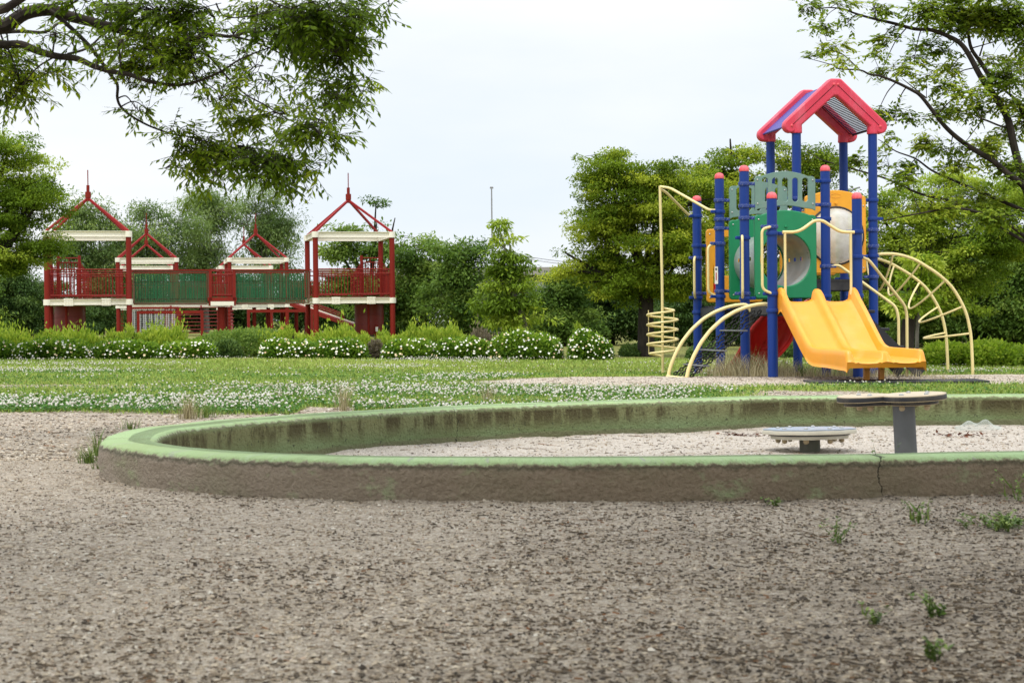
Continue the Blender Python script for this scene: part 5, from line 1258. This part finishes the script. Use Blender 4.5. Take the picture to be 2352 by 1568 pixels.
# clover heads
wf = tintmat('clover_head', [(0, (.34,.31,.22)), (.4, (.56,.54,.46)), (1, (.72,.70,.63))], .8)
ff_ = lambda x, y: grass(x, y)*flowerness(x, y)**2.4
pts = np.array(scatter(4300, 0, 12.0, 18.5, ff_, 1.2) + scatter(3600, 0, 18, 31, lambda x, y: ff_(x, y)*.9, 1.0)); n = len(pts)
z0 = np.array([gh(x, y) for x, y in pts]); r = .0088*rng.uniform(.6, 1.25, n); zc = z0 + rng.uniform(.028, .075, n)
OV = np.array([(1,0,0),(.5,.87,0),(-.5,.87,0),(-1,0,0),(-.5,-.87,0),(.5,-.87,0)]); ring1 = OV*.95 + (0,0,-.35); ring2 = np.roll(OV, 0, 0)*.75 + (0,0,.55)
tv = np.vstack([ring1, ring2, [(0,0,.95),(0,0,-.8)], ]); tf = []
for k in range(6):
    q = (k+1) % 6; tf += [(k, q, 6+q), (k, 6+q, 6+k), (6+k, 6+q, 12), (q, k, 13)]
tf = np.array(tf); C = np.stack([pts[:, 0], pts[:, 1], zc], 1)
V = (tv[None]*r[:, None, None] + C[:, None]).reshape(-1, 3); Fq = (tf[None] + (np.arange(n)*14)[:, None, None]).reshape(-1, 3)
ofl = link('clover_flowers', npmesh('clover_flowers', V, Fq, wf, np.repeat(rng.uniform(0, 1, n), len(tf)))); tag(ofl, 'drifts of small white clover flower heads across the lawn', 'flowers', kind='stuff')

# stones
st = tintmat('grit', [(0, (.05,.042,.036)), (.2, (.15,.118,.085)), (.45, (.365,.293,.215)), (.75, (.54,.455,.35)), (.93, (.66,.62,.55)), (.97, (.40,.22,.12)), (1, (.8,.78,.73))], .9, .2)
def stones(name, pts, rad, zfun, lab, flat=.6):
    n = len(pts); base_ = np.array([(1,0,0),(.3,.95,0),(-.8,.6,0),(-.8,-.6,0),(.3,-.95,0),(0,0,1),(0,0,-1)], dtype=float)
    f = []
    for k in range(5): f += [(k, (k+1) % 5, 5), ((k+1) % 5, k, 6)]
    f = np.array(f); V = base_[None]*(1 + rng.normal(size=(n, 7, 1))*.22); a = rng.uniform(0, 2*pi, n); ca, sa = np.cos(a)[:, None], np.sin(a)[:, None]
    sx = rng.uniform(.7, 1.5, n)[:, None]; X = V[..., 0]*sx; Y = V[..., 1]/sx**.5; Z = V[..., 2]*flat
    X, Y = X*ca - Y*sa, X*sa + Y*ca; z0 = np.array([zfun(x, y) for x, y in pts]); r = rad[:, None]
    VV = np.stack([X*r + pts[:, 0:1], Y*r + pts[:, 1:2], Z*r + (z0 + rad*.15)[:, None]], -1).reshape(-1, 3)
    o = link(name, npmesh(name, VV, (f[None] + (np.arange(n)*7)[:, None, None]).reshape(-1, 3), st, np.repeat(np.clip(rng.beta(1.4, 1.5, n)*.95 + .04 - np.array([.42*soil_shade(x, y) for x, y in pts]), 0, 1), 10))); tag(o, lab, 'gravel', kind='stuff')  # stone tint lowered by the same painted shade and soil mask
gfn = lambda x, y: 1 - grass(x, y)
p1 = np.array(scatter(85000, 0, 2.75, 8.0, gfn, 1.35)); stones('gravel_stones', p1, np.clip(rng.lognormal(-5.75, .38, len(p1)), .0012, .010), gh, 'coarse foreground grit of small angular pebbles')
p2 = np.array(scatter(22000, 0, 8.0, 21.5, gfn, 1.4)); stones('path_grit', p2, np.clip(rng.lognormal(-5.1, .35, len(p2)), .003, .012), gh, 'pale grit on the path beyond the sandbox')
sp = []
while len(sp) < 16000:
    x = rng.uniform(-1.8, 4.5); y = rng.uniform(6.3, 11.8)
    if inside(x, y) and abs(x) < y*.33+.3: sp.append((x, y))
sp = np.array(sp); stones('sand_grit', sp, np.clip(rng.lognormal(-5.6, .35, len(sp)), .0015, .008), sandz, 'fine pale pebbles lying in the sandbox')
# twigs and bark scraps
tw = tintmat('twig', [(0, (.035,.028,.022)), (.5, (.10,.075,.052)), (.9, (.19,.14,.09)), (1, (.24,.11,.05))], .9, .2)
def twigs(name, pts, zfun, lens, lab, w_=.0016, tt=None, flat=False):
    V = []; Fq = []; T_ = []
    for k, (x, y) in enumerate(pts):
        L = lens[k]; a = rng.normal()*.75 if rng.uniform() < .75 else rng.uniform(0, pi); seg = 3 if L > .02 else 1; ww = w_*rng.uniform(.6, 1.6)*(1.25 if L < .02 else 1)
        p = np.array([x, y]); d = np.array([cos(a), sin(a)]); tc_ = rng.uniform()
        for s in range(seg+1):
            z_ = zfun(p[0], p[1]) + .003; nrm = np.array([-d[1], d[0]]); ww_ = ww*(1 - .25*s)
            V += [(p[0]+nrm[0]*ww_, p[1]+nrm[1]*ww_, z_-.001), (p[0], p[1], z_+ww_*1.4), (p[0]-nrm[0]*ww_, p[1]-nrm[1]*ww_, z_-.001)]
            if s < seg: 
                i = len(V)-3; Fq += [(i, i+1, i+4, i+3), (i+1, i+2, i+5, i+4)]; T_ += [tc_]*2
                a += rng.normal()*.25; d = np.array([cos(a), sin(a)]); p = p + d*L/seg
    o = link(name, npmesh(name, V, Fq, tw, T_)); tag(o, lab, 'litter', kind='stuff')
p = np.array(scatter(13000, 0, 2.8, 8.2, lambda x, y: gfn(x, y)*sstep(-.35, .45, fbm(x, y, 1.7, 4, 41) + .12*x + .05*(5-y)), 1.3)); L = rng.lognormal(-4.75, .62, len(p)); twigs('twig_litter', p, gh, np.clip(L, .004, .14), 'dark twigs and bark scraps strewn over the foreground grit', .00115)
p = np.array(scatter(1500, 0, 8, 20, gfn, 1.3)); twigs('path_litter', p, gh, np.clip(rng.lognormal(-3.6, .5, len(p)), .012, .16), 'thin twigs scattered on the pale path', .002)
L = np.clip(rng.lognormal(-3.9, .7, 900), .008, .2); twigs('sand_litter', sp[rng.choice(len(sp), 900)], sandz, L, 'dark twigs lying on the sandbox sand')
# reddish leaf litter drifts by the far kerb
pp = []
for (u, v, su, sv, n_) in ((965,1008,85,4,150),(1125,1002,25,4,45),(770,1027,30,4,50),(1245,1001,30,3,40),(1700,998,50,3,40),(2200,1000,60,4,50),(610,1029,25,3,30)):
    for k in range(n_):
        c_ = P(u + rng.normal()*su*.5, v + rng.normal()*sv*.5, 1.0); z = 3800*(.68+.05)/(v + rng.normal()*sv*.5 - 735); c_ = P(u + rng.normal()*su*.5, 735+3800*.73/z, z); pp.append((c_.x, c_.y))
pp = [q for q in pp if inside(*q)]
red = tintmat('fallen_leaf', [(0, (.05,.022,.014)), (1, (.17,.06,.03))], .8)
n = len(pp); pa = np.array(pp); c = np.stack([pa[:, 0], pa[:, 1], [sandz(x, y)+.006 for x, y in pp]], 1); d = rng.normal(size=(n, 3)); d[:, 2] *= .3; d /= np.linalg.norm(d, axis=1)[:, None]
V, Fq = leaf_quads(c, d, rot_any(rng, n, (0, 0, 1), .5), np.full(n, .035), np.full(n, .018)); o = link('fallen_leaves', npmesh('fallen_leaves', V, Fq, red, rng.uniform(0, 1, n))); tag(o, 'reddish brown fallen leaves drifted along the far sandbox kerb', 'fallen leaves', kind='stuff')

# ---- tufts
DG = tintmat('dry_grass', [(0, (.20,.16,.08)), (.5, (.38,.33,.18)), (1, (.56,.50,.32))], .8)
WG = tintmat('weed_leaf', [(0, (.06,.11,.02)), (.6, (.13,.21,.035)), (1, (.26,.33,.08))], .6)
def tuft(name, label, cat, x, y, r, h, n, mat, seed, lean=.35, w_=.0025, group=None, leafy=False, z=None):
    rg = np.random.default_rng(seed); root = (x, y, gh(x, y) if z is None else z); V = []; Fq = []; T_ = []
    for k in range(n):
        a = rg.uniform(0, 2*pi); q = min(1.6, abs(rg.normal()))*.4*r; bx, by = q*cos(a), q*sin(a); hh = h*rg.uniform(.4, 1.1); a2 = a + rg.normal()*.6; ln = lean*hh*rg.uniform(.3, 1.5); t_ = rg.uniform(); px = None
        wx, wy = -sin(a2)*w_, cos(a2)*w_
        for s in range(4):
            f = s/3; cx, cy, cz = bx + ln*f*f*cos(a2), by + ln*f*f*sin(a2), hh*f*(1-.12*f); g = 1-f*.9
            V += [(cx-wx*g, cy-wy*g, cz), (cx+wx*g, cy+wy*g, cz)]
            if s: i = len(V)-4; Fq.append((i, i+1, i+3, i+2)); T_.append(t_)
            if leafy and s:
                for e in range(5):
                    a3 = rg.uniform(0, 2*pi); l_ = .013*rg.uniform(.6, 1.4); i = len(V); c0 = np.array([cx, cy, cz - rg.uniform(0, hh*.3)]); dv = np.array([cos(a3), sin(a3), .5])*l_; sv = np.array([-sin(a3), cos(a3), 0])*l_*.28
                    V += [tuple(c0), tuple(c0+dv*.5+sv), tuple(c0+dv), tuple(c0+dv*.5-sv)]; Fq.append((i, i+1, i+2, i+3)); T_.append(rg.uniform())
    o = link(name, npmesh(name, V, Fq, mat, T_), None, root); return tag(o, label, cat, group)
def gp_(u, v):       # ground point seen at u, v
    z = F_*.68/(v-735); p = P(u, v, z); return p.x, z
def T(u, v, *a, **k): x, y = gp_(u, v); return a, x, y
for (nm, lb_, u, v, r, h, n, mt_, sd, ln, lf) in [
 ('dry_grass_tuft','pale dry grass tuft behind the kerb near its left end',430,962,.16,.20,150,DG,1,.45,False),
 ('grass_tuft','green grass tuft leaning on the kerb beside the pale dry tuft',470,958,.2,.12,120,WG,2,.5,False),
 ('dry_grass_tuft','thin straw-coloured grass tuft behind the far kerb, left of centre',790,942,.12,.27,110,DG,3,.5,False),
 ('dry_grass_tuft','short straw-coloured tuft behind the middle of the far kerb',1120,925,.14,.18,90,DG,4,.45,False),
 ('grass_tuft','bright green grass tuft at the outer left corner of the kerb',205,1062,.08,.10,80,WG,5,.7,False),
 ('grass_tuft','small grass tuft hugging the kerb left end',222,1048,.06,.16,60,WG,6,.4,False),
 ('grass_tuft','low grass tuft at the foot of the kerb left corner',228,1078,.05,.07,50,WG,7,.7,False),
 ('grass_tuft','low grass tuft behind the kerb left bend',300,985,.14,.09,60,WG,8,.6,False),
 ('weed','tall leafy green weed in front of the kerb, right of its crack',2040,1140,.05,.22,7,WG,9,.35,True),
 ('weed','feathery green weed in front of the kerb, left of its crack',1950,1128,.05,.24,9,WG,10,.3,True),
 ('weed','small bright weed under the kerb at the right',2175,1130,.04,.09,9,WG,11,.5,True),
 ('weed','leafy weed at the far right below the kerb',2345,1150,.08,.15,8,WG,12,.5,True),
 ('weed','branching weed on the grit at right, nearer than the kerb weeds',2105,1205,.05,.11,8,WG,13,.6,True),
 ('weed','small forked weed on the grit below the feathery weed',1925,1245,.04,.10,6,WG,14,.6,True),
 ('weed','weed seedling on the grit near the lower right corner',2150,1420,.025,.07,7,WG,15,.5,True),
 ('weed','weed seedling on the grit, left of the lower right seedling',2010,1440,.02,.05,5,WG,16,.5,True),
 ('weed','lowest weed seedling at the lower right',2145,1520,.02,.06,6,WG,17,.5,True),
 ('weed','flat weed patch on the grit at the right edge',2300,1212,.2,.05,54,WG,18,1.2,True),
 ('weed','tiny weed at the foot of the kerb front, left of centre',517,1118,.03,.06,7,WG,19,.5,True),
 ('weed','tiny weed growing from the grit under the kerb middle',1780,1165,.03,.04,6,WG,20,.6,True)]:
    x, y = gp_(u, v); tuft(nm, lb_, 'grass tuft' if 'tuft' in nm else 'weed', x, y, r, h, n, mt_, sd, ln, .0022, None, lf)
# dry growth among the play tower posts: one uncountable mass
V = []; Fq = []; T_ = []
Rm = Matrix.Rotation(TH, 2)
spots_ = [(0,.8,.5,.32,240),(.0,1.25,.4,.40,260),(.3,1.5,.5,.36,260),(-.2,.9,.3,.3,150),(.55,1.2,.6,.22,200),(1.0,.5,.5,.2,160),(1.3,.3,.4,.15,120),(.9,1.9,.5,.25,160),(1.6,1.2,.5,.18,140),(-.1,2.1,.4,.2,120),(.4,.15,.4,.10,90),(1.9,.3,.3,.12,70),(1.3,-1.9,.3,.12,60),(.9,-1.8,.2,.08,40)]
for (i, j, r, h, n) in spots_:
    for k in range(n):
        a = rng.uniform(0, 2*pi); q = rng.normal(size=2)*r*.5; lx_ = i + q[0]; ly_ = j + q[1]; w2 = Rm @ Vector((lx_, ly_)); x, y = 3.121 + w2.x, 19.8 + w2.y; z_ = gh(x, y); hh = h*rng.uniform(.35, 1.1); ln = hh*rng.uniform(.1, .7); wd_ = .003; t_ = rng.uniform()
        for s in range(4):
            f = s/3; cx, cy, cz = x + ln*f*f*cos(a), y + ln*f*f*sin(a), z_ + hh*f*(1-.2*f); V += [(cx - wd_*(1-f*.8), cy, cz), (cx + wd_*(1-f*.8), cy, cz)]
            if s: i_2 = len(V)-4; Fq.append((i_2, i_2+1, i_2+3, i_2+2)); T_.append(t_)
o = link('dry_grass', npmesh('dry_grass', V, Fq, DG, T_)); tag(o, 'dry straw-coloured grass grown up among the play tower posts', 'dry grass', kind='stuff')
x, y = 3.05, 20.9; tuft('weed', 'dark leafy weed growing beside the middle blue posts', 'weed', x-.05, y, .08, .45, 20, WG, 33, .3, .003, None, True)
x, y = gp_(1843, 861); tuft('weed', 'leafy weed between the front blue post and the slide', 'weed', x, y, .06, .24, 18, WG, 34, .3, .003, None, True)

# ---------------------------------------------------------------- distance: long building, shed roof, lamp poles, cables
mB = painted('pale_wall', (.60,.62,.64), .7, .3, .06, (.4,.4,.38), .2, .3); mR = painted('grey_roof_edge', (.30,.28,.26), .7, .3, .15, (.2,.19,.17), .3, .4); mDk = painted('dark_eave', (.05,.05,.05), .8); mGl = painted('window_band', (.10,.13,.16), .25, .6)
z = 135.0; a, b_ = P(760, 700, z), P(1420, 700, z); tp = P(1270, 613, z).z; W_ = b_.x - a.x
bl = thing('long_building', 'long pale flat-roofed building glimpsed between the trees behind the hedge', 'building', ((a.x+b_.x)/2, z, -.1))
m = MB(); m.box((0, 8, (tp-1.0)/2), (W_, 16, tp-1.0))
m.build('wall', mB, bl, smooth=False)
m = MB(); m.box((0, 7.7, tp-.25), (W_+1.6, 17.6, .62)); m.build('roof_slab', mR, bl, smooth=False)
m = MB(); m.box((0, 7.9, tp-.8), (W_+.6, 16.6, .45)); m.build('eave', mDk, bl, smooth=False)
for k in range(7):
    MB().box((-W_/2 + (k+.5)*W_/7, -.06, 2.4), (W_/7*.6, .12, 1.0)).build('window', mGl, bl, smooth=False)
m = MB()
for k in range(14): m.box((-W_/2 + (k+.5)*W_/14, -.12, (tp-1.1)/2), (.18, .24, tp-1.1))
m.build('wall_rib', mB, bl, smooth=False)
mBl = painted('light_blue_sheet', (.32,.45,.58), .4, .5, .1, (.5,.5,.5), .2, .6); 
z = 86.0; a, b_ = P(1060, 760, z), P(1285, 760, z); tp = P(1200, 727, z).z; W_ = b_.x - a.x
sh = thing('low_shed', 'low shed with a light blue sheet roof glimpsed under the trees', 'shed', ((a.x+b_.x)/2, z, 0.05))
MB().box((0, 2, (tp-.3)/2), (W_*.96, 3.6, tp-.3)).build('wall', mB, sh, smooth=False)
m = MB(); m.add([(-W_/2,-.3,tp-.42),(W_/2,-.3,tp-.42),(W_/2,2,tp+.1),(-W_/2,2,tp+.1),(W_/2,4.3,tp-.42),(-W_/2,4.3,tp-.42),(-W_/2,-.3,tp-.5),(W_/2,-.3,tp-.5),(W_/2,4.3,tp-.5),(-W_/2,4.3,tp-.5)], [(0,1,2,3),(3,2,4,5),(0,6,7,1),(5,4,8,9),(6,9,8,7),(1,7,8,4,2),(0,3,5,9,6)]); m.build('roof', mBl, sh, smooth=False)
for x in np.linspace(-W_*.42, W_*.42, 4): MB().box((x, .15, 1.0*(tp/2)), (.9, .06, tp*.45)).build('shutter', mDk, sh, smooth=False)
mP = painted('lamp_pole_steel', (.24,.24,.25), .5, .5, .1)
z = 120.0; p = P(1131.5, 700, z); tp = P(1130, 428, z).z
lp = thing('lamp_pole', 'tall thin grey lamp pole rising above the trees at centre', 'lamp pole', (p.x, z, -.1)); MB().tube([(0, 0, 0), (0, 0, tp-.1)], [.07, .05], 10).build('pole', mP, lp)
m = MB(); m.box((0, 0, tp), (.26, .2, .14), None, .03); m.build('lamp_head', mP, lp, smooth=False); MB().lathe([(.12,0),(.12,.5),(.07,.5)], 10).build('pole_base', mP, lp)
z = 60.0; p = P(1948, 700, z); tp = P(1950, 432, z).z
lp = thing('street_lamp', 'small street lamp with a curved arm peeking over the trees by the red roof', 'street lamp', (p.x, z, -.1)); MB().tube(crom([(0,0,0),(0,0,tp-.35),(.05,0,tp-.1),(.22,0,tp+.06)], 5), .045, 8).build('pole', mP, lp)
MB().box((.33, 0, tp+.09), (.26, .14, .06), Matrix.Rotation(-.25, 3, 'Y'), .015).build('lamp_head', mP, lp, smooth=False)
m_cb = painted('cable', (.12,.12,.13), .6)
for k, (a, b_, lb_) in enumerate([((1140,570),(1330,596),'upper overhead cable crossing the gap left of the zelkova'),((1140,575),(1330,602),'lower overhead cable crossing the gap left of the zelkova'),((-30,650),(160,566),'overhead cable slanting behind the left tree')]):
    A, Bp = P(*a, 125), P(*b_, 132); A = A + (A-Bp)*1.0; Bp = Bp + (Bp-A)*.6; mid = (A+Bp)/2 - Vector((0, 0, .35))
    o = MB().tube(crom([A, mid, Bp], 8), .022, 5).build('overhead_cable', m_cb); tag(o, lb_, 'cable')
